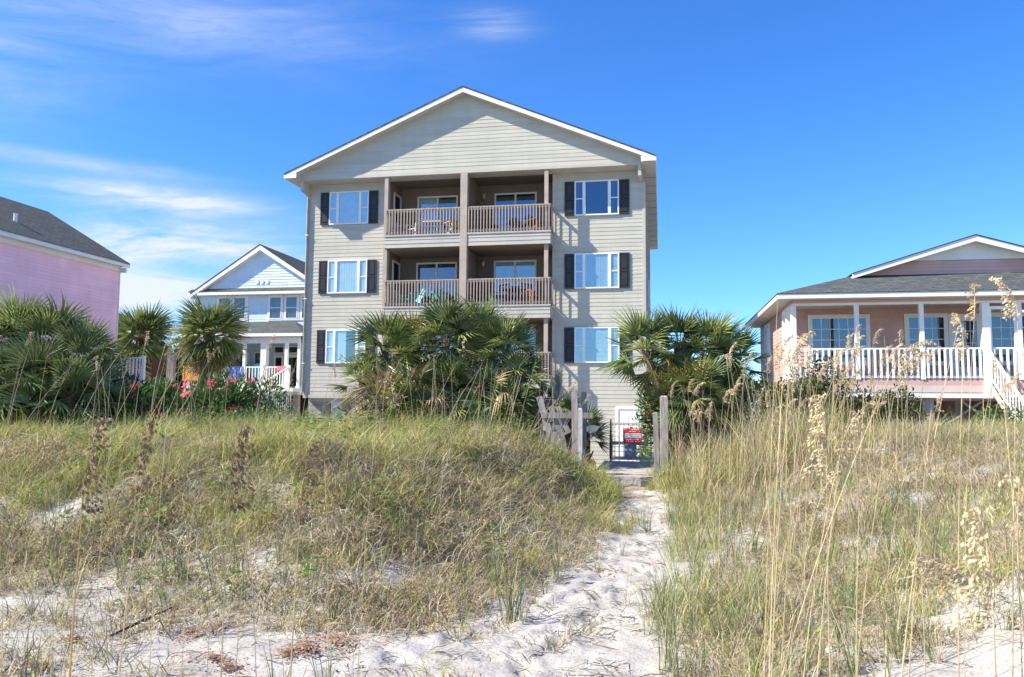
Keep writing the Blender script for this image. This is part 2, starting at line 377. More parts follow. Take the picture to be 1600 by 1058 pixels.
def build_ground():
    def axis(a, b, st, far, k):
        c = list(np.arange(a, b, st)); s = st; p = c[-1]
        while p < far: s *= k; p += s; c.append(p)
        s = st; p = a; pre = []
        while p > -far*(1 if a < 0 else 0) - (300 if a >= 0 else 0): s *= k; p -= s; pre.append(p)
        return np.array(pre[::-1] + c)
    xs = axis(-5.0, 5.2, .045, 900, 1.10); ys = axis(3.4, 15.0, .045, 1500, 1.10)
    X, Y = np.meshgrid(xs, ys); Z = hbase(X, Y)
    sl = sdist(EDGE_L, X, Y, True); sr = sdist(EDGE_R, X, Y, False)
    open_ = 1 - sstep(.2, 1.3, np.maximum(sl, sr))
    near = (Y < 15) & (Y > 3) & (np.abs(X) < 5.2)
    Z = Z + np.where(near, (fbm(X*4, Y*4)*.030 + fbm(X*11+5, Y*11, 3)*.011)*(.35+.65*open_), 0)
    # footprints trodden into the loose sand of the path
    for _ in range(260):
        py = 3.6 + 9.6*rng.random()**1.0
        e0 = np.interp(py, [p[1] for p in EDGE_R], [p[0] for p in EDGE_R]); w = 1.0 + max(0, 6.2-py)*1.3
        px = e0 - .1 - w*rng.random()
        a = PI/2 + rng.normal(0, .55); r1 = .13 + .03*rng.random(); r2 = .055 + .02*rng.random(); d = .010 + .020*rng.random()
        ix0, ix1 = np.searchsorted(xs, [px-.4, px+.4]); iy0, iy1 = np.searchsorted(ys, [py-.4, py+.4])
        if ix1 <= ix0 or iy1 <= iy0: continue
        lx = X[iy0:iy1, ix0:ix1]-px; ly = Y[iy0:iy1, ix0:ix1]-py
        q = np.sqrt(((lx*math.cos(a)+ly*math.sin(a))/r1)**2 + ((-lx*math.sin(a)+ly*math.cos(a))/r2)**2)
        Z[iy0:iy1, ix0:ix1] += -d*np.exp(-q**3) + d*.5*np.exp(-((q-1.55)/.4)**2)
    ny, nx = X.shape
    V = np.stack([X, Y, Z], -1).reshape(-1, 3)
    i = np.arange(ny*nx).reshape(ny, nx)
    F = np.stack([i[:-1, :-1], i[:-1, 1:], i[1:, 1:], i[1:, :-1]], -1).reshape(-1, 4)
    me = bpy.data.meshes.new('ground'); me.vertices.add(len(V)); me.vertices.foreach_set('co', V.ravel())
    me.loops.add(F.size); me.loops.foreach_set('vertex_index', F.ravel()); me.polygons.add(len(F))
    me.polygons.foreach_set('loop_start', np.arange(0, F.size, 4)); me.polygons.foreach_set('loop_total', np.full(len(F), 4))
    me.polygons.foreach_set('use_smooth', np.ones(len(F), bool)); me.update(calc_edges=True)
    m, N, L, P = newmat('dune_sand')
    tc = N.new('ShaderNodeTexCoord')
    def noise(sc, det=5):
        n = N.new('ShaderNodeTexNoise'); n.inputs['Scale'].default_value = sc; n.inputs['Detail'].default_value = det
        L.new(tc.outputs['Object'], n.inputs['Vector']); return n.outputs['Fac']
    r = N.new('ShaderNodeValToRGB'); r.color_ramp.elements[0].position = .3; r.color_ramp.elements[0].color = (.34, .325, .30, 1)
    r.color_ramp.elements[1].position = .7; r.color_ramp.elements[1].color = (.48, .465, .435, 1)
    L.new(noise(2.2, 8), r.inputs[0])
    g = N.new('ShaderNodeValToRGB'); g.color_ramp.elements[0].position = .34; g.color_ramp.elements[0].color = (.45, .42, .39, 1)
    g.color_ramp.elements[1].position = .46; g.color_ramp.elements[1].color = (1, 1, 1, 1); L.new(noise(70, 3), g.inputs[0])
    mm = N.new('ShaderNodeMixRGB'); mm.blend_type = 'MULTIPLY'; mm.inputs[0].default_value = .7
    L.new(r.outputs[0], mm.inputs[1]); L.new(g.outputs[0], mm.inputs[2]); L.new(mm.outputs[0], P.inputs['Base Color'])
    b1 = N.new('ShaderNodeBump'); b1.inputs['Strength'].default_value = .5; b1.inputs['Distance'].default_value = .02; L.new(noise(28, 6), b1.inputs['Height'])
    b2 = N.new('ShaderNodeBump'); b2.inputs['Strength'].default_value = .25; b2.inputs['Distance'].default_value = .004; L.new(noise(260, 3), b2.inputs['Height'])
    L.new(b1.outputs[0], b2.inputs['Normal']); L.new(b2.outputs[0], P.inputs['Normal'])
    P.inputs['Roughness'].default_value = .95; P.inputs['Specular IOR Level'].default_value = .15
    me.materials.append(m)
    o = bpy.data.objects.new('ground', me); COL.objects.link(o); o['kind'] = 'structure'
build_ground()

# ------------------------------------------------------------------ house pieces
def window(parent, u0, u1, z0, z1, v=0.0, lites=3, cover='curtain', name='window', frame=.05, gridx=0, gridz=0, glass=None, wide=None, out=.055, trim=0.0):
    """window facing -v: frame (> pane, curtain, muntins) standing proud of the wall at v"""
    m = MB(); f = v-out
    W = u1-u0
    if trim: 
        m.box(u0-trim, u1+trim, f+.02, v, z0-trim, z0); m.box(u0-trim, u1+trim, f+.02, v, z1, z1+trim)
        m.box(u0-trim, u0, f+.02, v, z0, z1); m.box(u1, u1+trim, f+.02, v, z0, z1)
    m.box(u0, u0+frame, f, v, z0, z1); m.box(u1-frame, u1, f, v, z0, z1)
    m.box(u0+frame, u1-frame, f, v, z0, z0+frame); m.box(u0+frame, u1-frame, f, v, z1-frame, z1)
    cells = []
    if lites == 3:
        a = u0+W*.215; b = u1-W*.215; q = .055
        for x in (a, b): m.box(x-q, x+q, f-.004, v, z0+frame, z1-frame)
        zm = (z0+z1)/2 - .02
        for x0, x1 in ((u0+frame, a-q), (b+q, u1-frame)):
            m.box(x0, x1, f+.012, v, zm-.02, zm+.02)
        cells = [(u0+frame, a-q), (a+q, b-q), (b+q, u1-frame)]
    elif lites == 2:
        c = (u0+u1)/2
        m.box(c-.035, c+.035, f-.003, v, z0+frame, z1-frame); cells = [(u0+frame, c-.035), (c+.035, u1-frame)]
    elif lites == -1:      # sash window, one above the other
        zm = (z0+z1)/2; m.box(u0+frame, u1-frame, f-.003, v, zm-.025, zm+.025); cells = [(u0+frame, u1-frame)]
    else: cells = [(u0+frame, u1-frame)]
    w = m.build(name, M_WHITE, parent)
    for k, (x0, x1) in enumerate(cells):
        p = MB(); p.box(x0, x1, v-.032, v-.026, z0+frame, z1-frame); p.build('pane', glass or M_GLASS, w)
        cv = cover[k] if isinstance(cover, (list, tuple)) else cover
        bk = MB(); bk.box(x0, x1, v-.008, v-.0235 + .02, z0+frame, z1-frame)
        if cv == 'dark': bk.build('painted_dark_panel', M_DARK, w)  # flat sheet whose colour carries the darkness of the room
        elif cv == 'curtain':
            c = MB(); n = max(6, int((x1-x0)/.05))
            for j in range(n):
                a = x0+(x1-x0)*j/n; b = x0+(x1-x0)*(j+1)/n
                c.face((a, v-.012-.007*(j % 2), z0+frame), (b, v-.012-.007*((j+1) % 2), z0+frame), (b, v-.012-.007*((j+1) % 2), z1-frame), (a, v-.012-.007*(j % 2), z1-frame))
            c.build('curtain', M_CURT, w)
        elif cv == 'half':
            h = x0 + (x1-x0)*.52
            c = MB(); n = 8
            for j in range(n):
                a = x0+(h-x0)*j/n; b = x0+(h-x0)*(j+1)/n
                c.face((a, v-.012-.007*(j % 2), z0+frame), (b, v-.012-.007*((j+1) % 2), z0+frame), (b, v-.012-.007*((j+1) % 2), z1-frame), (a, v-.012-.007*(j % 2), z1-frame))
            c.build('curtain', M_CURT, w)
            d = MB(); d.box(h, x1, v-.008, v-.002, z0+frame, z1-frame); d.build('painted_dark_panel', M_DARK, w)
        elif cv == 'dim': bx(x0, x1, v-.012, v-.004, z0+frame, z1-frame).build('blind', M_BLIND2, w)
        elif cv in ('vblind', 'hblind', 'grey'):
            c = MB()
            if cv == 'vblind':
                n = int((x1-x0)/.085)
                for j in range(n):
                    a = x0+(x1-x0)*j/n; c.face((a+.006, v-.020, z0+frame), (a+(x1-x0)/n, v-.010, z0+frame), (a+(x1-x0)/n, v-.010, z1-frame), (a+.006, v-.020, z1-frame))
            elif cv == 'hblind':
                n = int((z1-z0)/.05)
                for j in range(n):
                    zz = z0+frame+(z1-z0-2*frame)*j/n; c.face((x0, v-.020, zz+.004), (x1, v-.020, zz+.004), (x1, v-.008, zz+.046), (x0, v-.008, zz+.046))
            else: c.box(x0, x1, v-.014, v-.008, z0+frame, z1-frame)
            c.build('blind', M_CURTB, w)
            d = MB(); d.box(x0, x1, v-.006, v-.002, z0+frame, z1-frame); d.build('painted_dark_panel', M_DARK, w)
        if gridx or gridz:
            g = MB()
            for j in range(1, gridx): x = x0+(x1-x0)*j/gridx; g.box(x-.011, x+.011, v-.036, v-.0325, z0+frame, z1-frame)
            for j in range(1, gridz): zz = z0+frame+(z1-z0-2*frame)*j/gridz; g.box(x0, x1, v-.0375, v-.0335, zz-.011, zz+.011)
            g.build('muntin_grid', M_WHITE, w)
    return w
def shutter(parent, u0, u1, z0, z1, v=0.0):
    m = MB(); f = v-.035; fr = .055; zm = (z0+z1)/2
    m.box(u0, u1, v-.018, v-.022+.02, z0, z1)
    m.box(u0, u0+fr, f, v-.018, z0, z1); m.box(u1-fr, u1, f, v-.018, z0, z1)
    for a, b in ((z0, z0+fr*1.5), (zm-fr*.7, zm+fr*.7), (z1-fr*1.2, z1)): m.box(u0+fr, u1-fr, f, v-.018, a, b)
    s = m.build('shutter', M_BLACK, parent)
    for a, b in ((z0+fr*1.5+.035, zm-fr*.7-.035), (zm+fr*.7+.035, z1-fr*1.2-.035)):
        p = MB(); x0, x1 = u0+fr+.03, u1-fr-.03
        p.hexa([(x0-.02, v-.018, a-.02), (x1+.02, v-.018, a-.02), (x1+.02, v-.018, b+.02), (x0-.02, v-.018, b+.02)],
               [(x0, v-.034, a), (x0, v-.034, b), (x1, v-.034, b), (x1, v-.034, a)][0:1] + [(x1, v-.034, a), (x1, v-.034, b), (x0, v-.034, b)])
        p.build('raised_panel', M_BLACK, s)
    return s
BAL = {}
def railing(parent, a, b, z0, z1, m, pitch=.118, w=.036, top=(.09, .038), name='balcony_railing', lo=.09, second=True):
    """guard rail from plan point a to b, floor-side bottom z0, hand-rail top z1, separate balusters"""
    r = MB(); A = Vector((a[0], a[1], 0)); B = Vector((b[0], b[1], 0)); Z = lambda z: Vector((0, 0, z))
    r.beam(A+Z(z1-top[1]/2), B+Z(z1-top[1]/2), top[0], top[1])
    if second: r.beam(A+Z(z1-top[1]-.045), B+Z(z1-top[1]-.045), .035, .09)
    r.beam(A+Z(z0+lo), B+Z(z0+lo), .035, .08)
    ro = r.build(name, m, parent)
    L = (B-A).length; n = max(2, int(L/pitch)); d = (B-A)/L; nv = Vector((d.y, -d.x, 0))
    key = (round(z1-z0, 3), w, m.name)
    if key not in BAL:
        q = MB(); q.box(-w/2, w/2, -w/2, w/2, .0, z1-z0-top[1]-.006); BAL[key] = mesh_of(q, 'baluster', m)
    for k in range(n):
        p = A + d*(L*(k+.5)/n) + nv*(.0175+w/2+.001)
        place(BAL[key], 'baluster', ro, (p.x, p.y, z0+.004), (random.gauss(0, .006), 0, math.atan2(d.y, d.x)))
    return ro

# ------------------------------------------------------------------ the beige apartment house
def build_main():
    H = thing('apartment_house', 'tall beige sided house with white gable roof and stacked balconies', 'house', (0, 30, 0), -YAW)
    UL, UR = -8.48, 5.03; BL, BR = -5.05, 1.55; GV = -.7; DEP = 15.0
    RS = .425; ZA = 13.61; UA = -1.79
    rake = lambda u: ZA - RS*abs(u-UA)
    # walls
    w = MB()
    w.lap((UL, 0), (BL, 0), 1.96, 10.5, (0, -1)); w.lap((BR, 0), (UR, 0), -.65, 10.5, (0, -1))
    s = w.build('front_siding', M_SIDING, H); s['kind'] = 'stuff'
    w = MB(); w.lap((UR, 0), (UR, DEP), -.65, 10.5, (1, 0)); w.lap((UL, DEP), (UL, 0), 1.96, 10.5, (-1, 0)); w.lap((UR, DEP), (UL, DEP), -.65, 10.5, (0, 1), .3)
    w.build('side_siding', M_SIDING, H)['kind'] = 'stuff'
    w = MB()
    w.box(UL, BL, .005, .15, 1.9, 10.5); w.box(BR, UR, .005, .15, -.65, 10.5); w.box(UR-.15, UR-.004, .15, DEP-.15, -.65, 10.5); w.box(UL+.004, UL+.15, .15, DEP-.15, 1.9, 10.5); w.box(UL, UR, DEP-.15, DEP-.004, -.65, 10.5)
    w.box(UL+.15, UR-.15, .16, DEP-.16, 1.7, 1.88)
    w.build('wall_core', M_SIDING, H)
    class T:
        def box(s, *a): bx(*a).build('corner_board', M_SIDING, H)
    t = T()
    t.box(UL-.03, UL+.07, -.035, .0, 1.94, 10.06); t.box(UR-.08, UR+.03, -.035, 0, -.65, 10.06); t.box(UR+.0, UR+.03, .001, .1, -.65, 10.06)
    t.box(BL-.10, BL, -.034, 0, 1.96, 10.49); t.box(BR, BR+.1, -.034, 0, -.65, 10.49); t.box(UL, BL-.101, -.036, -.0, 1.84, 1.957)
    # gable
    g = MB()
    def clip(z):
        hw = (ZA - z)/RS; a, b = -8.53, 4.93
        return ((max(a, UA-hw)-a)/(b-a), (min(b, UA+hw)-a)/(b-a))
    g.lap((-8.53, GV), (4.93, GV), 10.62, 13.6, (0, -1), .15, .012, clip)
    g.box(-8.53, 4.93, GV-.024, GV, 10.5, 10.617)
    g.build('gable_siding', M_SIDING, H)['kind'] = 'stuff'
    g = MB(); g.face((-8.53, GV+.004, 10.5), (4.93, GV+.004, 10.5), (4.93, GV+.004, rake(4.93)), (UA, GV+.004, ZA), (-8.53, GV+.004, rake(-8.53)))
    g.build('gable_backing', M_SIDING, H)
    g = MB(); g.box(-8.53, 4.93, GV+.006, -.001, 10.502, 10.55); g.build('gable_soffit', M_SOFFIT, H)
    for x0, x1 in ((-8.53, -8.41), (4.81, 4.93)):
        g = MB(); g.hexa([(x0, GV, 10.10), (x1, GV, 10.10), (x1, -.001, 10.02), (x0, -.001, 10.02)], [(x0, GV, 10.499), (x1, GV, 10.499), (x1, -.001, 10.499), (x0, -.001, 10.499)])
        g.build('corner_bracket', M_SIDING, H)
    # roof
    EV = 7.27; v0 = -1.12; v1 = DEP+.5
    for sg in (-1, 1):
        ue = UA + sg*EV; zt = 13.80; ze = zt - RS*EV
        m = MB()
        pts = [(UA, v0, zt), (ue, v0, ze), (ue, v1, ze), (UA, v1, zt)]
        bot = [(p[0], p[1], p[2]-.05) for p in pts]
        m.hexa(bot if sg < 0 else bot[::-1], pts if sg < 0 else pts[::-1]); m.build('roof', M_ROOF, H, uvroof=True)
        # rake fascia and rake soffit
        f = MB()
        f.hexa([(UA, v0+.02, zt-.235), (ue, v0+.02, ze-.20), (ue, v0+.06, ze-.20), (UA, v0+.06, zt-.235)], [(UA, v0+.02, zt-.052), (ue, v0+.02, ze-.052), (ue, v0+.06, ze-.052), (UA, v0+.06, zt-.052)])
        # closed end of the eave and eave fascia
        xw = UL-.05 if sg < 0 else 4.93
        f.face((xw, v0+.021, ze-.2), (ue, v0+.021, ze-.2), (xw, v0+.021, ze-.2 + abs(xw-ue)*RS*.9))
        xa, xb = sorted((ue, ue - sg*.03))
        f.box(xa, xb, v0+.061, v1, ze-.20, ze-.053)
        f.build('fascia', M_WHITE, H)
        so = MB()
        so.face((UA, v0+.06, zt-.2), (ue - sg*.45, v0+.06, ze-.2+.45*RS), (ue - sg*.45, GV-.001, ze-.2+.45*RS), (UA, GV-.001, zt-.2))
        xe = UL-.02 if sg < 0 else 4.937
        a, b = sorted((xe, ue - sg*.031))
        so.box(a, b, v0+.062, v1-.05, ze-.215, ze-.195)
        a, b = sorted((xe, xe + sg*.02)); so.box(a, b, v0+.062, GV-.001, ze-.194, ze+.1)
        so.build('soffit', M_SOFFIT, H)
    e = MB()
    for k in range(12): e.box(5.06, 5.44, 1+k*1.2, 1.015+k*1.2, 10.482, 10.4935)
    e.build('soffit_joint', M_TAUPE, H)['kind'] = 'stuff'
    # balcony recess
    r = MB()
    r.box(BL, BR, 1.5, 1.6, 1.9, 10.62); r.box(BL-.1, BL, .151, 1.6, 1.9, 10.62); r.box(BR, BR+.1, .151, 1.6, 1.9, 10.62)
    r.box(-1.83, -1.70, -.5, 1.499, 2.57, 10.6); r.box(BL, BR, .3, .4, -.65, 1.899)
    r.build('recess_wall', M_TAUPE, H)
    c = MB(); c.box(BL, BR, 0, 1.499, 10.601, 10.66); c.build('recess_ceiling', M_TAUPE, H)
    base = MB()
    for k in range(3):
        zt = 2.57 + 2.785*k; th = .50 if k else .31
        for a, b in ((-4.93, -1.90), (-1.63, 1.58)):
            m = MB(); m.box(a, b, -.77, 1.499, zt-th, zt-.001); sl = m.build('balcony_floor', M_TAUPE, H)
            m = MB(); m.lap((a, -.775), (b, -.775), zt-th, zt-.06, (0, -1), th/3.2 if k else .2, .02)
            if b > 0: m.lap((b, -.775), (b, -.03), zt-th, zt-.06, (1, 0), th/3.2 if k else .2, .012)
            else: m.lap((a, -.03), (a, -.775), zt-th, zt-.06, (-1, 0), th/3.2 if k else .2, .012)
            m.box(a-.01, b+.015, -.815, -.70, zt-.058, zt+.006)
            m.build('floor_band', M_BAND, sl)
            railing(H, (a+.0, -.74), (b, -.74), zt+.01, zt+1.02, M_RAIL)
        railing(H, (1.555, -.70), (1.555, -.06), zt+.01, zt+1.02, M_RAIL, .13)
        railing(H, (-4.905, -.06), (-4.905, -.70), zt+.01, zt+1.02, M_RAIL, .13)
        # sliding doors, side door, light
        cov = {0: (['dark', 'half'], ['grey', 'dark']), 1: (['half', 'dark'], ['vblind', 'vblind']), 2: (['curtain', 'dark'], ['dark', 'dark'])}[k]
        gl = {0: (M_GLASS, M_GLASS), 1: (M_GLASSD, M_GLASS), 2: (M_GLASS, M_GLASSD)}[k]
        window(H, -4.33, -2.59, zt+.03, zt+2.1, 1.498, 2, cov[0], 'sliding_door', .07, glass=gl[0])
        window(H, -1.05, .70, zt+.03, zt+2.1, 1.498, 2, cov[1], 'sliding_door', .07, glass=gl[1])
        d = MB(); d.box(BL+.001, BL+.05, .52, .6, zt, zt+2.08); d.box(BL+.001, BL+.05, 1.3, 1.38, zt, zt+2.08); d.box(BL+.001, BL+.05, .6, 1.3, zt+2.0, zt+2.08); d.box(BL+.001, BL+.03, .6, 1.3, zt, zt+.9)
        do = d.build('side_door', M_WHITE, H); d = MB(); d.box(BL+.001, BL+.02, .6, 1.3, zt+.9, zt+2.0); d.build('pane', M_GLASSD, do)
        if k:
            l = MB(); x = -1.48
            l.box(x-.05, x+.05, 1.47, 1.498, zt+1.95, zt+2.12); l.tube([(x, 1.46, zt+2.03), (x, 1.40, zt+2.10), (x, 1.36, zt+2.06)], .012)
            l.tube([(x, 1.37, zt+1.86), (x, 1.37, zt+1.9), (x, 1.37, zt+2.04), (x, 1.37, zt+2.1)], [.03, .05, .075, .02], 8)
            l.build('wall_lamp', mat('lamp_metal', (.45, .43, .40), .4), H)
    for x0, x1, v in ((-4.995, -4.845, -.69), (-1.90, -1.63, -.82), (1.325, 1.475, -.69)):
        m = MB(); m.box(x0, x1, v, v+.14 if x1-x0 < .2 else v+.28, -.65, 10.50); m.build('balcony_post', M_POST, H)
    # windows and shutters
    for a, b, covs in ((-7.56, -5.885, [['curtain', 'half', 'curtain'], ['curtain']*3, ['grey', 'curtain', 'grey']]),
                       (2.40, 4.08, [['vblind', 'hblind', 'vblind'], ['hblind', 'vblind', 'hblind'], ['half', 'dark', 'half']])):
        for k in range(3):
            z0 = 3.217 + 2.803*k; z1 = z0+1.347
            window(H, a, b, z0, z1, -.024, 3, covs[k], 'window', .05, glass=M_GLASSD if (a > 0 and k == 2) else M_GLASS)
            shutter(H, a-.385, a-.012, z0+.0, z1-.01, -.024); shutter(H, b+.012, b+.385, z0+.0, z1-.01, -.024)
    d = MB(); d.tube([(UL+.0, -.09, 9.95), (UL+.0, -.09, 2.1), (UL-.02, -.2, 1.95)], .045, 8); d.build('downspout', mat('grey_downspout', (.33, .32, .30), .5), H)
    for zz in (3.2, 5.8, 8.4): bx(UL-.06, UL+.06, -.14, -.037, zz, zz+.04).build('pipe_strap', M_WHITE, H)
    # side windows seen edge on
    for k, v in ((0, 4.0), (1, 7.0)):
        m = MB(); z = 3.3+2.8*k; m.box(UR+.001, UR+.1, v, v+1.1, z, z+1.3); m.build('side_window', M_WHITE, H)
    # undercroft
    m = MB(); m.box(-8.4, -7.55, .3, .6, -.65, 1.838); m.build('block_wall', M_CONC, H)
    m = MB()
    for k in range(1, 12):
        z = -.65+.2*k; m.box(-8.402, -7.548, .297, .2995, z-.006, z+.006)
    for k in range(12):
        for j in range(3):
            x = -8.4+.4*j+(.2 if k % 2 else 0)
            if x < -7.6: m.box(x-.005, x+.005, .2965, .2992, -.65+.2*k, -.45+.2*k)
    m.build('block_joints', M_TAUPE, H)
    for x in (-6.75, -5.6, -4.95):
        m = MB(); m.box(x-.14, x+.14, .2, .48, -.65, 1.838); m.build('piling', M_WOOD, H)
    for x in (-7, -5, -3, -1, 1):
        m = MB(); m.box(x-.14, x+.14, 6, 6.28, -.65, 1.695); m.build('piling', M_WOOD, H)
    m = MB(); m.box(-8.3, 1.5, 10, 10.1, -.65, 1.695); m.build('rear_wall', M_TAUPE, H)
    # ground floor door
    m = MB(); m.box(3.93, 4.03, -.06, 0, -.62, 1.50); m.box(4.87, 4.97, -.06, 0, -.62, 1.50); m.box(3.93, 4.97, -.061, 0, 1.501, 1.6)
    m.box(4.031, 4.869, -.035, -.002, -.62, 1.499); dr = m.build('entrance_door', M_WHITE, H)
    m = MB()
    for z in (-.45, .55):
        for x in (4.12, 4.50): m.box(x, x+.28, -.045, -.0355, z, z+.75)
    m.build('door_panel', M_WHITE, dr)
    return H
build_main()

# ------------------------------------------------------------------ salmon house on the right
def build_salmon():
    D = 27.0; H = thing('porch_house', 'salmon pink single storey house on pilings with white railed front porch', 'house', (0, D, 0), -YAW)
    U0, U1, VB = 9.3, 21.2, 9.0; FZ = 2.52; EZ = 5.22; S = .313; UA = 15.25
    w = MB()
    w.lap((U0+.0, 2), (U1, 2), FZ, 5.06, (0, -1), .125, .03); w.lap((U0, VB), (U0, 2.0), 1.9, 5.06, (-1, 0), .13); w.lap((U1, 2), (U1, VB), 1.9, 5.06, (1, 0), .3)
    w.build('siding', M_SALMON, H)['kind'] = 'stuff'
    m = MB(); m.box(U0+.004, U1-.004, 2.004, VB, 1.9, 5.05); m.build('wall_core', M_SALMON, H)
    # porch floor and skirt boards
    m = MB(); m.box(U0-.05, U1, .06, 1.99, 2.40, 2.519); m.build('porch_floor', M_WOODH, H)
    m = MB(); m.box(U0-.06, U1, .02, .059, 2.345, 2.522); m.build('skirt_board', M_SALMON, H)
    m = MB(); m.box(U0-.06, U1, .01, .058, 2.125, 2.342); m.build('skirt_board', M_PALEPINK, H)
    m = MB(); m.box(U0-.06, U1, .025, .07, 1.955, 2.118); m.build('skirt_board', M_WHITE, H)
    # header, eave
    m = MB(); m.lap((U0-.08, -.0), (U1, 0), 4.97, 5.075, (0, -1), .11); m.lap((U0-.08, 2), (U0-.08, 0), 4.97, 5.075, (-1, 0), .11)
    m.box(U0-.078, U1, .003, .12, 4.972, 5.07); m.build('header_siding', M_SALMON, H)
    m = MB(); m.box(U0-.1, U1, -.02, .13, 4.90, 4.969); m.box(U0-.1, U0+.03, .131, 2, 4.90, 4.969); m.build('header_trim', M_WHITE, H)
    m = MB(); m.box(8.72, U1+.6, -.5, -.46, 5.07, 5.235); m.box(8.70, 8.74, -.459, VB+.3, 5.07, 5.235); m.build('fascia', M_WHITE, H)
    m = MB(); m.box(8.741, U1+.55, -.459, VB+.3, 5.078, 5.098); m.build('soffit', M_SOFFIT, H)
    m = MB(); m.box(U0+.05, U1-.05, .14, 1.97, 5.0, 5.07); m.build('porch_ceiling', mat('porch_ceiling_paint', (.45, .36, .32), .7), H)
    # roofs
    vg = 1.9; zg = 6.14; e = 8.68; ze = 5.245; vr = 1.42
    zl = lambda u: ze + S*(u-e) if u < UA else ze + S*(2*UA-e-u)
    ER = 2*UA - e
    m = MB()
    ul = e + (zg-ze)/S
    m.face((e, -.52, ze), (ER, -.52, ze), (2*UA-ul, vg, zg), (ul, vg, zg))      # front skirt roof
    m.face((e, -.52, ze), (ul, vg, zg), (UA, vr, zl(UA)), (UA, VB+.4, zl(UA)), (e, VB+.4, ze))
    m.face((ER, -.52, ze), (ER, VB+.4, ze), (UA, VB+.4, zl(UA)), (UA, vr, zl(UA)), (2*UA-ul, vg, zg))
    m.face((e, -.5, ze-.03), (e, VB+.4, ze-.03), (ER, VB+.4, ze-.03), (ER, -.5, ze-.03))
    m.face((e, -.52, ze), (e, -.52, ze-.03), (ER, -.52, ze-.03), (ER, -.52, ze)); m.face((e, -.52, ze), (e, VB+.4, ze), (e, VB+.4, ze-.03), (e, -.52, ze-.03))
    m.build('roof', M_ROOFB, H, uvroof=True)
    for sg in (-1, 1):
        f = MB(); ua, ub = UA, UA + sg*3.85
        za, zb = zl(UA)+.03, zl(UA)+.03 - S*3.85
        f.hexa([(ua, vr, za-.20), (ub, vr, zb-.16), (ub, vr+.04, zb-.16), (ua, vr+.04, za-.2)], [(ua, vr, za), (ub, vr, zb), (ub, vr+.04, zb), (ua, vr+.04, za)])
        f.build('rake_fascia', M_WHITE, H)
        f = MB(); f.hexa([(ua, vr+.041, za-.12), (ub, vr+.041, zb-.12), (ub, vg, zb-.12), (ua, vg, za-.12)], [(ua, vr+.041, za-.08), (ub, vr+.041, zb-.08), (ub, vg, zb-.08), (ua, vg, za-.08)])
        f.build('rake_soffit', M_WHITE, H)
        f = MB(); f.hexa([(ua, vr-.03, za+.002), (ub, vr-.03, zb+.002), (ub, vg+.3, zb+.002), (ua, vg+.3, za+.002)], [(ua, vr-.03, za+.03), (ub, vr-.03, zb+.03), (ub, vg+.3, zb+.03), (ua, vg+.3, za+.03)])
        f.build('roof_edge', M_ROOFB, H)
    g = MB()
    def clip(z):
        hw = (zl(UA)-.09 - z)/S; return ((UA-hw-11)/(8.5), (UA+hw-11)/8.5)
    g.lap((11, vg), (19.5, vg), zg-.02, 6.60, (0, -1), .115, .02, clip); g.build('gable_siding', M_SALMON, H)['kind'] = 'stuff'
    g = MB(); hw = (zl(UA)-.09-6.6)/S
    g.hexa([(UA-hw, vg-.03, 6.601), (UA+hw, vg-.03, 6.601), (UA+hw, vg+.03, 6.601), (UA-hw, vg+.03, 6.601)], [(UA-.02, vg-.03, zl(UA)-.1), (UA+.02, vg-.03, zl(UA)-.1), (UA+.02, vg+.03, zl(UA)-.1), (UA-.02, vg+.03, zl(UA)-.1)])
    g.build('gable_panel', M_WHITE, H)
    g = MB(); g.face((11.2, vg+.035, zg-.1), (19.3, vg+.035, zg-.1), (UA, vg+.035, zl(UA)-.1)); g.build('gable_backing', M_SALMON, H)
    # porch posts and rails
    posts = [(9.25, .16), (11.17, .13), (13.08, .13), (14.91, .22), (15.86, .14), (17.6, .13), (19.4, .13), (21.1, .15)]
    for x, wd in posts:
        m = MB(); m.box(x-wd/2, x+wd/2, -.02-wd/2+.07, .07+wd/2-.02, 1.95 if wd > .15 else 2.523, 4.899); m.build('porch_post', M_WHITE, H)
    for (a, wa), (b, wb) in zip(posts[:-1], posts[1:]):
        railing(H, (a+wa/2, .06), (b-wb/2, .06), 2.56, 3.52, M_WHITE, .165, .06, (.09, .05), 'porch_railing', .04, False)
    railing(H, (9.25, 1.95), (9.25, .15), 2.56, 3.52, M_WHITE, .165, .06, (.09, .05), 'porch_railing', .04, False)
    m = MB(); m.box(9.18, 9.32, 1.1, 1.24, 2.523, 4.899); m.box(9.18, 9.34, 1.86, 2.0, 1.95, 4.9); m.build('porch_post', M_WHITE, H)
    # screen door frame in the porch opening
    m = MB(); m.box(15.02, 15.79, .02, .07, 4.70, 4.80); m.box(15.02, 15.09, .02, .07, 2.6, 4.70); m.box(15.72, 15.79, .02, .07, 2.6, 4.70); m.build('screen_door_frame', M_WHITE, H)
    # windows and doors on the house wall
    window(H, 10.12, 11.95, 3.15, 4.72, 1.975, 1, 'dark', 'window', .05, 6, 4, M_GLASSD, trim=.09)
    window(H, 13.22, 14.40, 3.15, 4.72, 1.975, 1, 'dark', 'window', .05, 3, 4, M_GLASSD, trim=.09)
    m = MB(); m.box(14.50, 14.74, 1.93, 1.99, FZ, 4.78); m.box(15.36, 15.46, 1.93, 1.99, FZ, 4.78); m.box(14.741, 15.359, 1.93, 1.99, 4.54, 4.78); m.box(14.741, 15.359, 1.94, 1.99, FZ, 3.0); dr = m.build('porch_door', M_WHITE, H)
    m = MB(); m.box(14.741, 15.359, 1.955, 1.96, 3.001, 4.539); m.build('pane', M_GLASSD, dr)
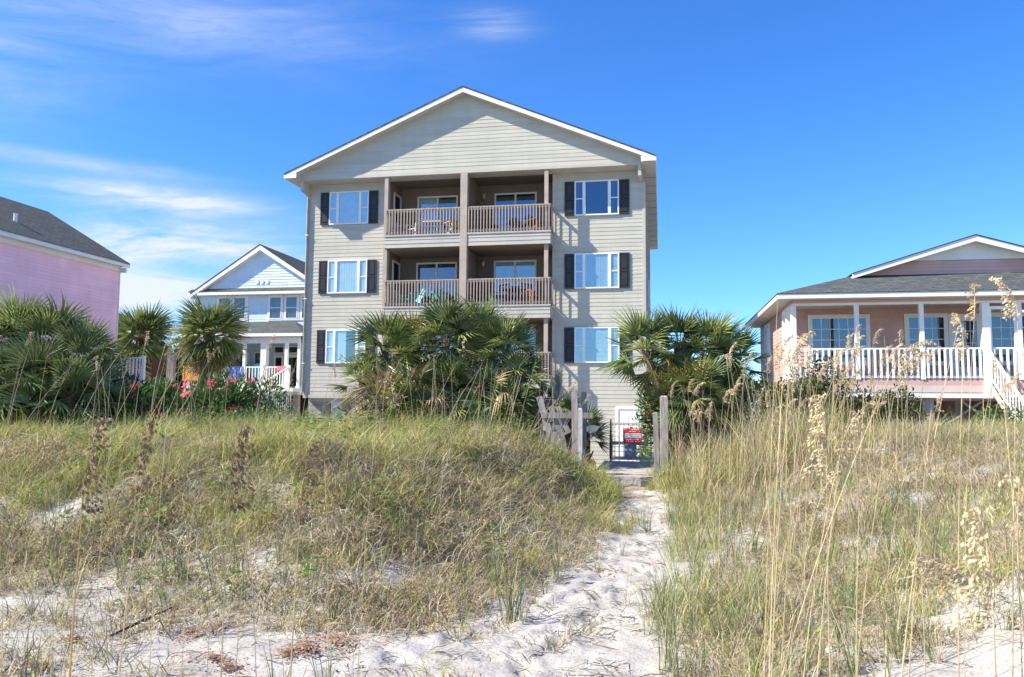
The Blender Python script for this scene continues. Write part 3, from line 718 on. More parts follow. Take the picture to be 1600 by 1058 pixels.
    m = MB(); m.box(14.741, 15.359, 1.985, 1.989, 3.001, 4.539); m.build('painted_dark_panel', M_DARK, dr)  # near-black sheet painted as the unlit room behind the door glass
    m = MB()
    for x in (14.95, 15.16): m.box(x-.01, x+.01, 1.945, 1.9545, 3.0, 4.54)
    for z in (3.4, 3.8, 4.2): m.box(14.741, 15.359, 1.943, 1.9525, z-.01, z+.01)
    m.build('muntin_grid', M_WHITE, dr)
    window(H, 15.75, 17.6, 3.15, 4.72, 1.975, 1, 'dark', 'window', .05, 6, 4, M_GLASSD, trim=.09)
    window(H, 18.3, 19.9, 3.15, 4.72, 1.975, 1, 'dark', 'window', .05, 5, 4, M_GLASSD, trim=.09)
    m = MB(); m.box(U0-.06, U0-.0, 5.9, 7.2, 3.3, 3.4); m.box(U0-.06, U0, 5.9, 7.2, 4.85, 4.95); m.box(U0-.06, U0, 5.9, 6.0, 3.401, 4.849); m.box(U0-.06, U0, 7.1, 7.2, 3.401, 4.849); sw = m.build('side_window', M_WHITE, H)
    m = MB(); m.box(U0-.03, U0-.024, 6.0, 7.1, 3.401, 4.849); m.build('pane', M_GLASS, sw)
    # pilings, brace, stairs
    for x in (9.4, 11.4, 13.3, 15.6, 17.6, 19.6):
        for v in (.25, 4.5, 8.5):
            m = MB(); m.box(x-.13, x+.13, v, v+.26, -.8, 1.954); m.build('piling', M_WOOD, H)
    for a, b in (((13.45, .35, .9), (14.9, .35, 1.9)), ((15.5, .35, .9), (14.2, .35, 1.9)), ((9.6, .35, .9), (11, .35, 1.9))):
        m = MB(); m.beam(a, b, .05, .14, (0, 1, 0)); m.build('brace', M_WOOD, H)
    m = MB(); m.box(U0, U1, 6, 6.1, -.8, 1.89); m.build('rear_skirt', M_TAUPE, H)
    # steps down to the sand: stringers, treads and two white rails
    st = MB()
    for x in (14.98, 15.9): st.beam((x, -.02, 2.3), (x, -2.6, .4), .04, .18)
    so = st.build('porch_stairs', M_WOODH, H)
    for k in range(9):
        t = MB(); v = -.12-.28*k; z = 2.3-.205*k; t.box(15.006, 15.874, v-.26, v, z-.04, z); t.build('tread', M_WOODH, so)
    for x in (14.95, 15.93):
        r = MB(); r.beam((x, -.03, 3.45), (x, -2.5, 1.65), .08, .04); r.beam((x, -.03, 2.65), (x, -2.5, .85), .035, .05)
        r.box(x-.05, x+.05, -2.55, -2.45, .0, 1.75); ro = r.build('stair_rail', M_WHITE, H)
        for k in range(12):
            v = -.15-.195*k; z = 2.62-.729*(abs(v)-.03)
            b = MB(); b.box(x+.02, x+.05, v-.016, v+.016, z, z+.82); b.build('baluster', M_WHITE, ro)
build_salmon()

# ------------------------------------------------------------------ pale blue house
def build_blue():
    D = 45.0; H = thing('porch_house', 'pale blue two storey house with white gable and railed porch behind palms', 'house', (0, D, 0), -YAW)
    UA = -15.57; ZA = 11.15; RS = .645; EV = 4.56; UW0, UW1 = -20.0, -8.0; DEP = 12
    w = MB(); w.lap((UW0, 0), (UW1, 0), 6.4, 8.2, (0, -1), .16); w.lap((UW1, 0), (UW1, DEP), 0, 8.2, (1, 0), .3); w.lap((UW0, DEP), (UW0, 0), 0, 8.2, (-1, 0), .16)
    w.lap((UW0, 0), (UW1, 0), 2.4, 6.4, (0, -1), .16)
    def clip(z):
        hw = (ZA-.14-z)/RS; a = UA-4.3; return ((UA-hw-a)/8.6, (UA+hw-a)/8.6)
    w.lap((UA-4.3, -.2), (UA+4.3, -.2), 8.62, 11.0, (0, -1), .17, .025, clip)
    w.build('siding', M_BLUESID, H)['kind'] = 'stuff'
    m = MB(); m.box(UW0+.004, UW1-.004, .005, DEP, 0, 8.2); m.face((UA-4.3, -.19, 8.5), (UA+4.3, -.19, 8.5), (UA, -.19, ZA-.1)); m.build('wall_core', M_BLUESID, H)
    m = MB()
    for sg in (-1, 1):
        ue = UA+sg*EV; zt = ZA+.12; ze = zt-RS*EV
        pts = [(UA, -.6, zt), (ue, -.6, ze), (ue, DEP+.4, ze), (UA, DEP+.4, zt)]; bot = [(p[0], p[1], p[2]-.06) for p in pts]
        m.hexa(bot if sg < 0 else bot[::-1], pts if sg < 0 else pts[::-1])
    m.build('roof', M_ROOFD, H, uvroof=True)
    m = MB(); m.hexa([(-20.3, -.55, 8.36), (-7.7, -.55, 8.36), (-7.7, -.21, 8.36), (-20.3, -.21, 8.36)], [(-20.3, -.55, 8.40), (-7.7, -.55, 8.40), (-7.7, -.21, 8.6), (-20.3, -.21, 8.6)]); m.build('pent_roof', M_ROOFB, H, uvroof=True)
    for sg in (-1, 1):
        ue = UA+sg*EV; f = MB(); zt = ZA+.05; ze = zt-RS*EV
        f.hexa([(UA, -.58, zt-.3), (ue, -.58, ze-.22), (ue, -.5, ze-.22), (UA, -.5, zt-.3)], [(UA, -.58, zt), (ue, -.58, ze), (ue, -.5, ze), (UA, -.5, zt)]); f.build('rake_fascia', M_WHITE, H)
        f = MB(); f.hexa([(UA, -.499, zt-.3), (ue, -.499, ze-.3), (ue, -.2, ze-.3), (UA, -.2, zt-.3)], [(UA, -.499, zt-.2), (ue, -.499, ze-.2), (ue, -.2, ze-.2), (UA, -.2, zt-.2)]); f.build('rake_soffit', M_WHITE, H)
    m = MB(); m.box(-20.3, -7.7, -.56, -.5, 8.19, 8.355); m.box(-20.3, -7.7, -.499, -.001, 8.19, 8.23); m.box(UW0-.04, UW0+.12, -.05, 0, 2.4, 8.18); m.box(-16.6, -16.5, -.04, 0, 6.55, 8.18); m.box(-15.22, -15.12, -.0401, 0, 6.55, 8.18)
    m.build('trim', M_WHITE, H)
    for x in (-15.85, -15.52, -15.18):
        k = MB(); k.box(x-.09, x+.09, -.26, -.2, 8.88, 9.08); k.build('gable_vent', M_WHITE, H)
    for a, b in ((-18.5, -17.65), (-17.48, -16.66), (-15.09, -14.29), (-14.03, -13.24), (-12.98, -12.2)):
        window(H, a, b, 6.72, 8.08, -.024, -1, 'dim', 'window', .05, 0, 0, M_GLASSS, trim=.1)
    # porch
    P0 = -18.6; P1 = -11.6; VP = -3.0; FZ = 2.45
    m = MB()
    m.face((P0-.3, VP-.3, 5.54), (P1+.3, VP-.3, 5.54), (-13.4, -.03, 6.56), (P0-.3, -.03, 6.56)); m.face((P1+.3, VP-.3, 5.54), (P1+.3, -.03, 5.54), (-13.4, -.03, 6.56))
    m.face((P0-.3, VP-.3, 5.50), (P0-.3, -.03, 5.50), (P1+.3, -.03, 5.50), (P1+.3, VP-.3, 5.50)); m.face((P0-.3, VP-.3, 5.5), (P0-.3, VP-.3, 5.54), (P0-.3, -.03, 6.56), (P0-.3, -.03, 5.5))
    m.build('porch_roof', M_ROOFB, H, uvroof=True)
    m = MB(); m.box(P0-.3, P1+.3, VP-.33, VP-.29, 5.36, 5.535); m.box(P1+.3, P1+.34, VP-.289, -.03, 5.36, 5.535); m.box(P0, P1, VP-.05, VP+.15, 5.0, 5.355); m.build('porch_fascia', M_WHITE, H)
    m = MB(); m.box(P0, P1, VP-.1, -.03, FZ-.35, FZ); m.build('porch_floor', M_WHITE, H)
    for x, wd in ((-18.42, .16), (-17.34, .16), (-16.14, .16), (-14.99, .16), (-13.80, .34), (-12.41, .18), (-11.65, .16)):
        m = MB(); m.box(x-wd/2, x+wd/2, VP-.0, VP+wd, FZ, 5.0); m.box(x-wd/2-.03, x+wd/2+.03, VP-.03, VP+wd+.03, FZ, FZ+.12); m.build('porch_column', M_WHITE, H)
    for a, b in ((-18.34, -17.42), (-17.26, -16.22), (-16.06, -15.07), (-14.91, -13.97), (-13.63, -12.5)):
        railing(H, (a, VP+.06), (b, VP+.06), FZ+.12, 3.68, M_WHITE, .16, .05, (.09, .07), 'porch_railing', .06, False)
    # screened porch windows and glazed doors
    for a, b in ((-18.3, -17.5), (-17.2, -16.3), (-16.0, -15.15)):
        window(H, a, b, 2.9, 4.7, -.03, 1, 'dim', 'window', .06, 0, 0, M_GLASSS)
    for a, b in ((-14.7, -14.02), (-13.9, -13.0), (-12.85, -12.1)):
        window(H, a, b, FZ+.02, 4.5, -.03, 1, 'dark', 'glazed_door', .14, 0, 0, M_GLASSS); window(H, a, b, 4.6, 5.05, -.03, 1, 'dark', 'transom', .06, 0, 0, M_GLASSS)
    # stair, landing with lattice skirt
    m = MB(); m.box(-13.05, -11.2, VP-1.5, VP-.101, 2.25, 2.44); ld = m.build('stair_landing', M_WHITE, H)
    m = MB()
    for k in range(16): m.box(-13.03+.115*k, -12.985+.115*k, VP-1.54, VP-1.505, .2, 2.249)
    for k in range(7): m.box(-13.05, -11.2, VP-1.503, VP-1.47, 1.0+.2*k, 1.045+.2*k)
    m.build('lattice_skirt', mat('grey_lattice', (.40, .42, .45), .7), H)
    m = MB(); m.beam((-12.2, VP-.1, 3.6), (-13.5, VP-2.6, 2.0), .08, .08); m.beam((-12.2, VP-.1, 2.75), (-13.5, VP-2.6, 1.15), .05, .07); m.box(-12.26, -12.1, VP-.12, VP, 2.44, 3.75); sr = m.build('stair_rail', M_WHITE, H)
    for x in (-18.4, -16, -13.8, -11.8):
        m = MB(); m.box(x-.15, x+.15, VP+.1, VP+.4, -.8, FZ-.351); m.build('piling', M_WOOD, H)
    m = MB(); m.box(P0, P1, -.2, -.1, -.8, FZ-.351); m.build('under_dark_sheet', M_DARK, H)  # near-black sheet: shade below the porch put into its colour
    # loose things on the porch
    def L(u, v, z): return lot(u, v, z, D)
    t = MB()
    for j in range(10):
        a = -16.0+.1*j
        for k in range(6):
            z = 3.70-.13*k; zz = z-.13; o = lambda i, q: VP+.0-.02*math.sin(i*1.3)-.01*q
            t.face((a, o(j, k), z), (a+.1, o(j+1, k), z), (a+.1, o(j+1, k+1), zz), (a, o(j, k+1), zz))
        t.face((a, VP+.0, 3.70), (a, VP+.12, 3.70), (a+.1, VP+.12, 3.70), (a+.1, VP+.0, 3.70))
        t.face((a, VP+.12, 3.70), (a, VP+.13, 3.25), (a+.1, VP+.13, 3.25), (a+.1, VP+.12, 3.70))
    o = t.build('beach_towel', M_TOWEL); o.location = (0, D, 0); o.rotation_euler = (0, 0, -YAW); tag(o, 'blue patterned beach towel hung over the white porch rail', 'towel')
    t = MB()
    for j in range(5):
        a = -12.95+.12*j; zl = 3.42+.05*math.sin(j*2)
        t.face((a, VP-.0, 3.70), (a+.12, VP-.0, 3.70), (a+.12, VP-.03, zl), (a, VP-.03, zl)); t.face((a, VP, 3.70), (a, VP+.12, 3.70), (a+.12, VP+.12, 3.70), (a+.12, VP, 3.70)); t.face((a, VP+.12, 3.7), (a, VP+.13, 3.4), (a+.12, VP+.13, 3.4), (a+.12, VP+.12, 3.7))
    o = t.build('hand_towel', M_PINKT); o.location = (0, D, 0); o.rotation_euler = (0, 0, -YAW); tag(o, 'pink towel draped on the white porch rail near the steps', 'towel')
    b = MB(); prof = [(-.26, 0), (-.28, .5), (-.27, 1.0), (-.2, 1.3), (-.1, 1.42), (.1, 1.42), (.2, 1.3), (.27, 1.0), (.28, .5), (.26, 0)]
    n = len(prof)
    for dv in (0, .06):
        b.v += [(x, dv + z*.12, z) for x, z in prof]
    b.f.append(tuple(range(n))[::1]); b.f.append(tuple(range(2*n-1, n-1, -1))); b.mi += [0, 0]
    for k in range(n): b.f.append((k, (k+1) % n, n+(k+1) % n, n+k)); b.mi.append(0)
    o = b.build('body_board', M_LBLUE); o.location = L(-14.35, VP+.22, FZ+.0); o.rotation_euler = (0, 0, -YAW); tag(o, 'light blue rounded foam board standing behind the porch rail', 'bodyboard')
    b = MB(); b.box(-.5, .5, -.02, .02, 0, .85); b.box(-.54, -.46, -.05, .05, 0, .9); b.box(.46, .54, -.05, .05, 0, .9); b.box(-.46, .46, -.04, -.021, .05, .12); b.box(-.46, .46, -.04, -.021, .72, .79)
    o = b.build('orange_panel', M_ORANGE); o.location = L(-18.15, VP-.12, 2.85); o.rotation_euler = (0, 0, -YAW); tag(o, 'orange panel fixed on the porch rail beside the palm trunk', 'panel')
    return H
build_blue()

# ------------------------------------------------------------------ pink house on the left
def build_pink():
    H = thing('pink_house', 'lilac pink sided house with grey gable roof at the left', 'house', (0, 30, 0), -YAW)
    UW = -17.0; UR = -20.78; V0, V1 = -16.0, -.05; ZR = 9.92; ZE = 7.49; UE = -16.6; S = (ZR-ZE)/(UE-UR)
    w = MB(); w.lap((UW, V0), (UW, V1), .2, 7.15, (1, 0), .13, .018); w.build('siding', M_PINK, H)['kind'] = 'stuff'
    UL = 2*UR-UW
    m = MB(); m.box(UL, UW-.004, V0, V1-.004, -.8, 7.2); m.face((UL, V1-.01, 7.2), (UR, V1-.01, ZR-.2), (UW, V1-.01, 7.2)); m.face((UL, V0+.01, 7.2), (UW, V0+.01, 7.2), (UR, V0+.01, ZR-.2)); m.build('wall_core', M_PINK, H)
    m = MB(); m.box(UW+.0, UW+.035, V0, V1+.02, 7.151, 7.34); m.box(UW-.1, UW+.036, V1, V1+.04, -.3, 7.34); m.box(UE-.04, UE, V0-.2, V1+.12, 7.30, 7.47); m.box(UW-.05, UE-.04, V0-.2, V1+.12, 7.341, 7.37)
    m.box(UW-.02, UE-.12, V1+.02, V1+.12, 7.1, 7.30)
    m.build('fascia', M_WHITE, H)
    m = MB()
    for sg, in ((1,), (-1,)):
        ue = UR + sg*(UE-UR); pts = [(UR, V0-.3, ZR), (ue, V0-.3, ZE), (ue, V1+.14, ZE), (UR, V1+.14, ZR)]; bot = [(p[0], p[1], p[2]-.06) for p in pts]
        m.hexa(bot if sg > 0 else bot[::-1], pts if sg > 0 else pts[::-1])
    m.build('roof', M_ROOF, H, uvroof=True)
    m = MB(); u, v = -18.0, -4.56; z = ZR-S*(u-UR)
    m.tube([(u, v, z-.1), (u, v, z+.27)], .065, 8); m.tube([(u, v, z+.27), (u, v, z+.29)], .08, 8); m.build('vent_pipe', M_WHITE, H)
    # railed deck behind the far corner
    m = MB(); m.box(-17.9, -16.3, .9, 2.6, 2.4, 2.55); m.box(-16.45, -16.3, .9, 1.05, -.8, 2.39); m.build('rear_deck', M_WHITE, H)
    railing(H, (-17.9, .95), (-16.42, .95), 2.58, 3.55, M_WHITE, .15, .045, (.09, .05), 'deck_railing', .05, False)
    m = MB(); m.box(-16.41, -16.3, .89, 1.01, 2.551, 3.62); m.build('deck_post', M_WHITE, H)
    m = MB(); m.box(-17.0, -16.45, 2.4, 2.45, 2.551, 3.5); m.build('deck_screen', M_BROWNW, H)
build_pink()

# far roof between the beige and the salmon house
def build_far():
    D = 62.0; H = thing('far_house', 'small distant house roof showing above the right palm clump', 'house', lot(25, 0, 0, D), -YAW)
    m = MB(); m.box(-5, 5, 0, 8, -1, 6.9); m.build('wall', M_TAUPE, H)
    m = MB(); m.face((-5.5, -.5, 6.9), (5.5, -.5, 6.9), (3, 4, 8.2), (-3, 4, 8.2)); m.face((5.5, 8.5, 6.9), (-5.5, 8.5, 6.9), (-3, 4, 8.2), (3, 4, 8.2)); m.face((-5.5, 8.5, 6.9), (-5.5, -.5, 6.9), (-3, 4, 8.2)); m.face((5.5, -.5, 6.9), (5.5, 8.5, 6.9), (3, 4, 8.2))
    m.build('roof', M_ROOF, H, uvroof=True)
    m = MB(); m.box(-5.5, 5.5, -.55, -.48, 6.72, 6.9); m.build('fascia', M_WHITE, H)
build_far()

# ------------------------------------------------------------------ furniture on the balconies
def chair(label, m, u, v, z, rz, kind='slat', group=None):
    t = thing('balcony_chair', label, 'chair', lot(u, v, z+.008), -YAW+rz, group)
    w = .27
    if kind == 'adirondack':
        s = MB()
        for k in range(5): s.hexa([(-w, -.3+.1*k, .36-.03*k), (w, -.3+.1*k, .36-.03*k), (w, -.215+.1*k, .335-.03*k), (-w, -.215+.1*k, .335-.03*k)], [(-w, -.3+.1*k, .385-.03*k), (w, -.3+.1*k, .385-.03*k), (w, -.215+.1*k, .36-.03*k), (-w, -.215+.1*k, .36-.03*k)])
        s.build('seat', m, t)
        b = MB()
        for k in range(5):
            x = -.22+.11*k; h = .92 - .05*abs(k-2)**1.5; b.beam((x*.8, .2, .22), (x*1.15, .48, h), .095, .02, (0, 1, 0))
        b.build('backrest', m, t)
        for sx in (-1, 1):
            a = MB(); a.box(sx*.34-.07, sx*.34+.07, -.4, .35, .56, .585); a.build('arm_rest', m, t)
            l = MB(); l.box(sx*.31-.02, sx*.31+.02, -.33, -.24, 0, .559); l.build('leg', m, t)
            l = MB(); l.beam((sx*.29, -.3, .33), (sx*.29, .5, .02), .03, .1); l.build('leg', m, t)
    else:
        s = MB(); s.box(-w, w, -.26, .24, .41, .45); s.build('seat', m, t)
        b = MB(); b.beam((-.25, .23, .45), (-.25, .34, .95), .035, .035); b.beam((.25, .23, .45), (.25, .34, .95), .035, .035); b.beam((-.26, .34, .95), (.26, .34, .95), .05, .05)
        for k in range(5): x = -.17+.085*k; b.beam((x, .24, .47), (x, .335, .93), .05 if kind == 'slat' else .02, .012, (0, 1, 0))
        b.build('backrest', m, t)
        for sx in (-1, 1):
            a = MB(); a.beam((sx*.28, -.25, .64), (sx*.28, .28, .66), .05, .03); a.beam((sx*.28, -.24, .43), (sx*.28, -.25, .63), .035, .035); a.build('arm_rest', m, t)
            for y in (-.23, .22):
                l = MB(); l.beam((sx*.25, y, .41), (sx*.27, y*1.1, 0), .04, .04); l.build('leg', m, t)
    return t
def table(label, m, u, v, z, r=.42, h=.7, square=False):
    t = thing('balcony_table', label, 'table', lot(u, v, z+.008), -YAW)
    p = MB()
    if square: p.box(-r, r, -r*.8, r*.8, h-.04, h)
    else: p.tube([(0, 0, h-.03), (0, 0, h)], r, 16)
    p.build('table_top', m, t)
    for a in range(4):
        l = MB(); c, s_ = math.cos(a*PI/2+PI/4), math.sin(a*PI/2+PI/4); l.beam((c*r*.75, s_*r*.75, 0), (c*r*.6, s_*r*.6, h-.031), .04, .04); l.build('leg', m, t)
F1, F2, F3 = 2.57, 5.355, 8.14
chair('white plastic chair at the left of the top left balcony', M_WHITEP, -4.05, .35, F3, -.5)
table('white square table on the top left balcony', M_WHITEP, -3.2, .1, F3, .38, .66, True)
chair('beige cushioned chair at the right end of the top left balcony', M_WICK, -2.25, .0, F3, .7, 'adirondack')
chair('black metal chair behind the white table on the top left balcony', M_BLKM, -2.7, .9, F3, .2, 'metal')
chair('brown wooden adirondack chair on the top right balcony', M_BROWNW, .95, .15, F3, .9, 'adirondack')
chair('dark brown low chair beside the adirondack on the top right balcony', mat('dark_stain', (.07, .035, .025), .6), .2, .4, F3, .6, 'adirondack')
table('low wooden table on the top right balcony', M_BROWNW, -.85, .0, F3, .25, .42, True)
chair('teal adirondack chair at the left of the middle left balcony', M_TEAL, -4.1, .2, F2, -.5, 'adirondack')
chair('teal adirondack chair at the middle of the middle left balcony', M_TEAL, -3.0, .35, F2, .4, 'adirondack')
chair('black metal chair left of the round table on the middle right balcony', M_BLKM, -.6, .2, F2, -.6, 'metal')
chair('black metal chair behind the round table on the middle right balcony', M_BLKM, .0, .75, F2, .1, 'metal')
table('round dark table on the middle right balcony', M_BLKM, .05, .1, F2, .45, .7)
chair('orange brown chair right of the round table on the middle right balcony', mat('orange_stain', (.42, .12, .04), .6), .75, .2, F2, .9, 'slat')

# ------------------------------------------------------------------ boardwalk, gate and posts
def post(label, u, v, z0, z1, w=.10, m=None, lean=0.0, top='flat', D=13.4):
    p = MB(); h = z1-z0
    q = [(-w/2, -w/2), (w/2, -w/2), (w/2, w/2), (-w/2, w/2)]
    p.hexa([(x, y, 0) for x, y in q], [(x+lean*h, y, h - (.02 if x > 0 else 0)) for x, y in q])
    p.hexa([(x*.98+lean*h, y*.98, h-.021) for x, y in q], [(x*.7+lean*h, y*.7, h+.018) for x, y in q])
    o = p.build('wooden_post', m or M_WOOD); o.location = lot(u, v, z0, D); o.rotation_euler = (0, 0, -YAW + random.uniform(-.1, .1))
    return tag(o, label, 'post', 'posts along the boardwalk')
def wpt(x, y, z=0): return Vector((x, y, z))
def build_walk():
    W = thing('boardwalk', 'weathered grey plank boardwalk leading up to the gate', 'boardwalk', (2.0, 13.95, .41), -YAW)
    for k in range(26):
        b = MB(); v = .145*k; b.box(-.62+random.uniform(-.02, .02), .52+random.uniform(-.02, .02), v+.005, v+.138, -.038, random.uniform(-.003, .003)); b.build('deck_board', M_WOODH, W)
    for x in (-.5, .4):
        b = MB(); b.box(x-.025, x+.025, .02, 3.7, -.19, -.04); b.build('joist', M_WOOD, W)
    b = MB(); b.box(-.63, .54, -.045, -.003, -.17, -.012); b.build('rim_board', M_WOODH, W)
    for (x, y, z, w, lab) in ((1.95, 13.62, .20, 1.25, 'tan timber step just below the boardwalk edge'), (1.86, 12.75, .155, .95, 'lower tan timber step half buried in the path sand')):
        t = MB(); t.tube([(-w/2, 0, 0), (-w*.2, .01, .005), (w*.2, -.01, .004), (w/2, 0, 0)], .065, 8)
        o = t.build('timber_step', M_TIMBER, None, True); o.location = (x, y, z); o.rotation_euler = (0, 0, -YAW); tag(o, lab, 'step')
    # gate
    G = thing('wire_gate', 'weathered wooden gate with wire mesh at the end of the boardwalk', 'gate', (2.69, 17.62, .44), -YAW)
    H_ = .83; w = .47; MB_LITE = mat('bleached_wood', (.52, .50, .49), .85, .15, 4, .3, 30, (8, 8, 1))
    for x in (-w, w):
        b = MB(); b.box(x-.035, x+.035, -.02, .02, 0, H_); b.build('stile', MB_LITE if x < 0 else M_WHITE, G)
    for z in (.0, .33, H_-.07):
        b = MB(); b.box(-w+.036, w-.036, -.018, .018, z, z+.065); b.build('rail', MB_LITE, G)
    g = MB()
    for k in range(9): x = -w+.09+.094*k; g.tube([(x, -.024, .03), (x, -.024, H_-.03)], .006, 4)
    for k in range(7): g.tube([(-w+.03, -.033, .08+.108*k), (w-.03, -.033, .08+.108*k)], .006, 4)
    g.build('wire_mesh', M_MESH, G)['kind'] = 'stuff'
    b = MB(); b.box(-.18, .09, .02, .04, .02, .42); b.build('board_panel', M_SHADBLUE, G)  # pale board with its bluish shadow put into the colour
    # sign: red board with a white band; its print is too small to read in the photograph
    S_ = thing('red_sign', 'red and white rectangular warning sign hung on the gate', 'sign', (2.69-.0, 17.58, .44), -YAW)
    b = MB(); b.box(-.205, .195, -.052, -.042, .375, .70); b.build('sign_board', M_RED, S_)
    b = MB(); b.box(-.19, .18, -.0555, -.0525, .49, .59); b.build('white_band', M_WHITE, S_)
    for z, m, h, n in ((.672, M_WHITE, .022, 12), (.632, M_WHITE, .022, 9), (.565, M_SHADBLUE, .026, 9), (.52, M_SHADBLUE, .026, 8), (.455, M_WHITE, .022, 11), (.415, M_WHITE, .022, 10)):
        x = -.17; b = MB()
        while x < .155:
            l = random.uniform(.012, .026)
            if random.random() > .16: b.box(x, x+l*.3, -.0585, -.0562, z-h/2, z+h/2); b.box(x+l*.3, x+l, -.0585, -.0562, z+h*random.choice((-.5, -.1, .2)), z+h*.5)
            x += l + .009
        o = b.build('print_line', m, S_); o['kind'] = 'stuff'
    # posts
    post('slim grey post at the right foot of the path steps', .04, 0, .0, 1.52, .085, None, -.02, D=13.4) .location = (2.46, 13.35, .0)
    post('thick weathered post just right of the slim path post', 0, 0, .1, 1.86, .13).location = (2.76, 14.3, .05)
    post('short dark post leaning behind the right gate post', 0, 0, .2, 1.7, .09, None, .02).location = (3.2, 17.3, .1)
    post('tall grey post with pale top at the left of the boardwalk', 0, 0, .4, 1.95, .10, None, -.01).location = (1.09, 13.5, .38)
    post('shorter white faced post against the tall left post', 0, 0, .4, 1.6, .075, mat('bleached_wood', (.52, .50, .49), .85, .15, 4, .3, 30, (8, 8, 1))).location = (1.17, 13.44, .38)
    post('grey post behind the left handrail beside the small palm', 0, 0, .3, 1.9, .11, None, .005).location = (1.46, 16.0, .3)
    o = post('thin dark iron gate stake', 0, 0, .42, 1.32, .035, M_DKIRON); o.location = (2.2, 17.5, .42)
    # broken hand rail with leaning pickets, left of the walk
    R_ = thing('broken_handrail', 'broken grey wooden handrail with leaning pickets beside the boardwalk', 'handrail', (.66, 14.0, .60))
    r = MB(); r.beam((-.12, 0, .86), (.78, -.05, .865), .045, .10); r.build('rail', M_WOOD, R_)
    for a, b_, w in (((-.17, .05, 1.19), (.10, -.02, .25), .11), ((.03, .04, 1.02), (.25, 0, .45), .085), ((.16, .05, 1.02), (.34, 0, .58), .085), ((.10, -.04, .55), (.22, -.04, -.25), .095), ((.24, -.04, .46), (.36, -.03, -.22), .10)):
        p = MB(); p.beam(a, b_, w, .03, (0, 1, 0)); p.build('picket', M_WOOD, R_)
    for j in range(1):
        p = MB(); p.beam((-.1, .3, .35), (.5, .25, .62), .09, .04); p.build('brace', M_WOOD, R_)
    c = MB(); c.tube([(-.14, .7, 1.18), (0, .66, 1.14), (.3, .6, 1.16)], [.02, .025, .02], 6); c.box(.02, .24, .55, .62, .9, 1.12)
    o = c.build('dark_post_cap', M_DKIRON); o.location = (.52, 14.2, .62); tag(o, 'dark lantern like fitting behind the broken handrail', 'fitting')
build_walk()

# ------------------------------------------------------------------ grass, scattered as one mass per kind
def curve_pts(az, h, lean, curl, n):
    """points of a blade: starts near vertical, bends over along azimuth az"""
    a = lean; p = Vector((0, 0, 0)); pts = [p.copy()]; st = h/n; d = Vector((math.cos(az), math.sin(az), 0))
    for k in range(n):
        p = p + d*(math.sin(a)*st) + Vector((0, 0, math.cos(a)*st)); pts.append(p.copy()); a = min(a + curl/n, 2.6)
    return pts
def clump(name, n, h, w, rad, lean, curl, mats, probs, seed, segs=4, wob=.0):
    R = random.Random(seed); m = MB()
    for _ in range(n):
        az = R.uniform(0, 2*PI); r = rad*math.sqrt(R.random()); b = Vector((r*math.cos(az), r*math.sin(az), -.02)); az2 = az + R.gauss(0, .9)
        hh = h*R.uniform(.55, 1.15); pts = curve_pts(az2, hh, abs(R.gauss(lean, lean*.6)), abs(R.gauss(curl, curl*.5)), segs)
        tw = R.uniform(-.8, .8)
        side = Vector((-math.sin(az2+tw), math.cos(az2+tw), 0)); ww = w*R.uniform(.7, 1.3)
        m.cur = R.choices(range(len(mats)), probs)[0]
        m.strip([p + b + Vector((R.gauss(0, wob), R.gauss(0, wob), 0)) for p in pts], side, [ww*.5*(1 - .15*k) if k < segs else 0 for k in range(segs+1)])
    o = m.build(name, mats); COL.objects.unlink(o); return o
def scatter(name, protos, pts, idx, scl, rot, tilt=.12):
    """protos: clump objects; one object whose points carry a clump each"""
    c = bpy.data.collections.new(name + '_kinds')
    for i, p in enumerate(protos): p.name = '%s_kind_%02d' % (name, i); c.objects.link(p)
    me = bpy.data.meshes.new(name); me.from_pydata([tuple(p) for p in pts], [], [])
    n = len(pts)
    a = me.attributes.new('kind_index', 'INT', 'POINT'); a.data.foreach_set('value', np.asarray(idx, np.int32))
    a = me.attributes.new('size', 'FLOAT', 'POINT'); a.data.foreach_set('value', np.asarray(scl, np.float32))
    e = np.stack([rng.normal(0, tilt, n), rng.normal(0, tilt, n), rot], -1).astype(np.float32)
    a = me.attributes.new('turn', 'FLOAT_VECTOR', 'POINT'); a.data.foreach_set('vector', e.ravel())
    o = bpy.data.objects.new(name, me); COL.objects.link(o); o['kind'] = 'stuff'
    ng = bpy.data.node_groups.new(name, 'GeometryNodeTree')
    ng.interface.new_socket('Geometry', in_out='INPUT', socket_type='NodeSocketGeometry'); ng.interface.new_socket('Geometry', in_out='OUTPUT', socket_type='NodeSocketGeometry')
    N = ng.nodes; L = ng.links
    gi = N.new('NodeGroupInput'); go = N.new('NodeGroupOutput'); ip = N.new('GeometryNodeInstanceOnPoints'); ci = N.new('GeometryNodeCollectionInfo')
    ci.inputs['Collection'].default_value = c; ci.inputs['Separate Children'].default_value = True; ci.inputs['Reset Children'].default_value = True
    ip.inputs['Pick Instance'].default_value = True
    def na(nm, ty):
        k = N.new('GeometryNodeInputNamedAttribute'); k.data_type = ty; k.inputs['Name'].default_value = nm; return k.outputs['Attribute']
    L.new(gi.outputs[0], ip.inputs['Points']); L.new(ci.outputs[0], ip.inputs['Instance']); L.new(na('kind_index', 'INT'), ip.inputs['Instance Index'])
    L.new(na('turn', 'FLOAT_VECTOR'), ip.inputs['Rotation']); L.new(na('size', 'FLOAT'), ip.inputs['Scale']); L.new(ip.outputs[0], go.inputs[0])
    md = o.modifiers.new('scatter', 'NODES'); md.node_group = ng
    return o
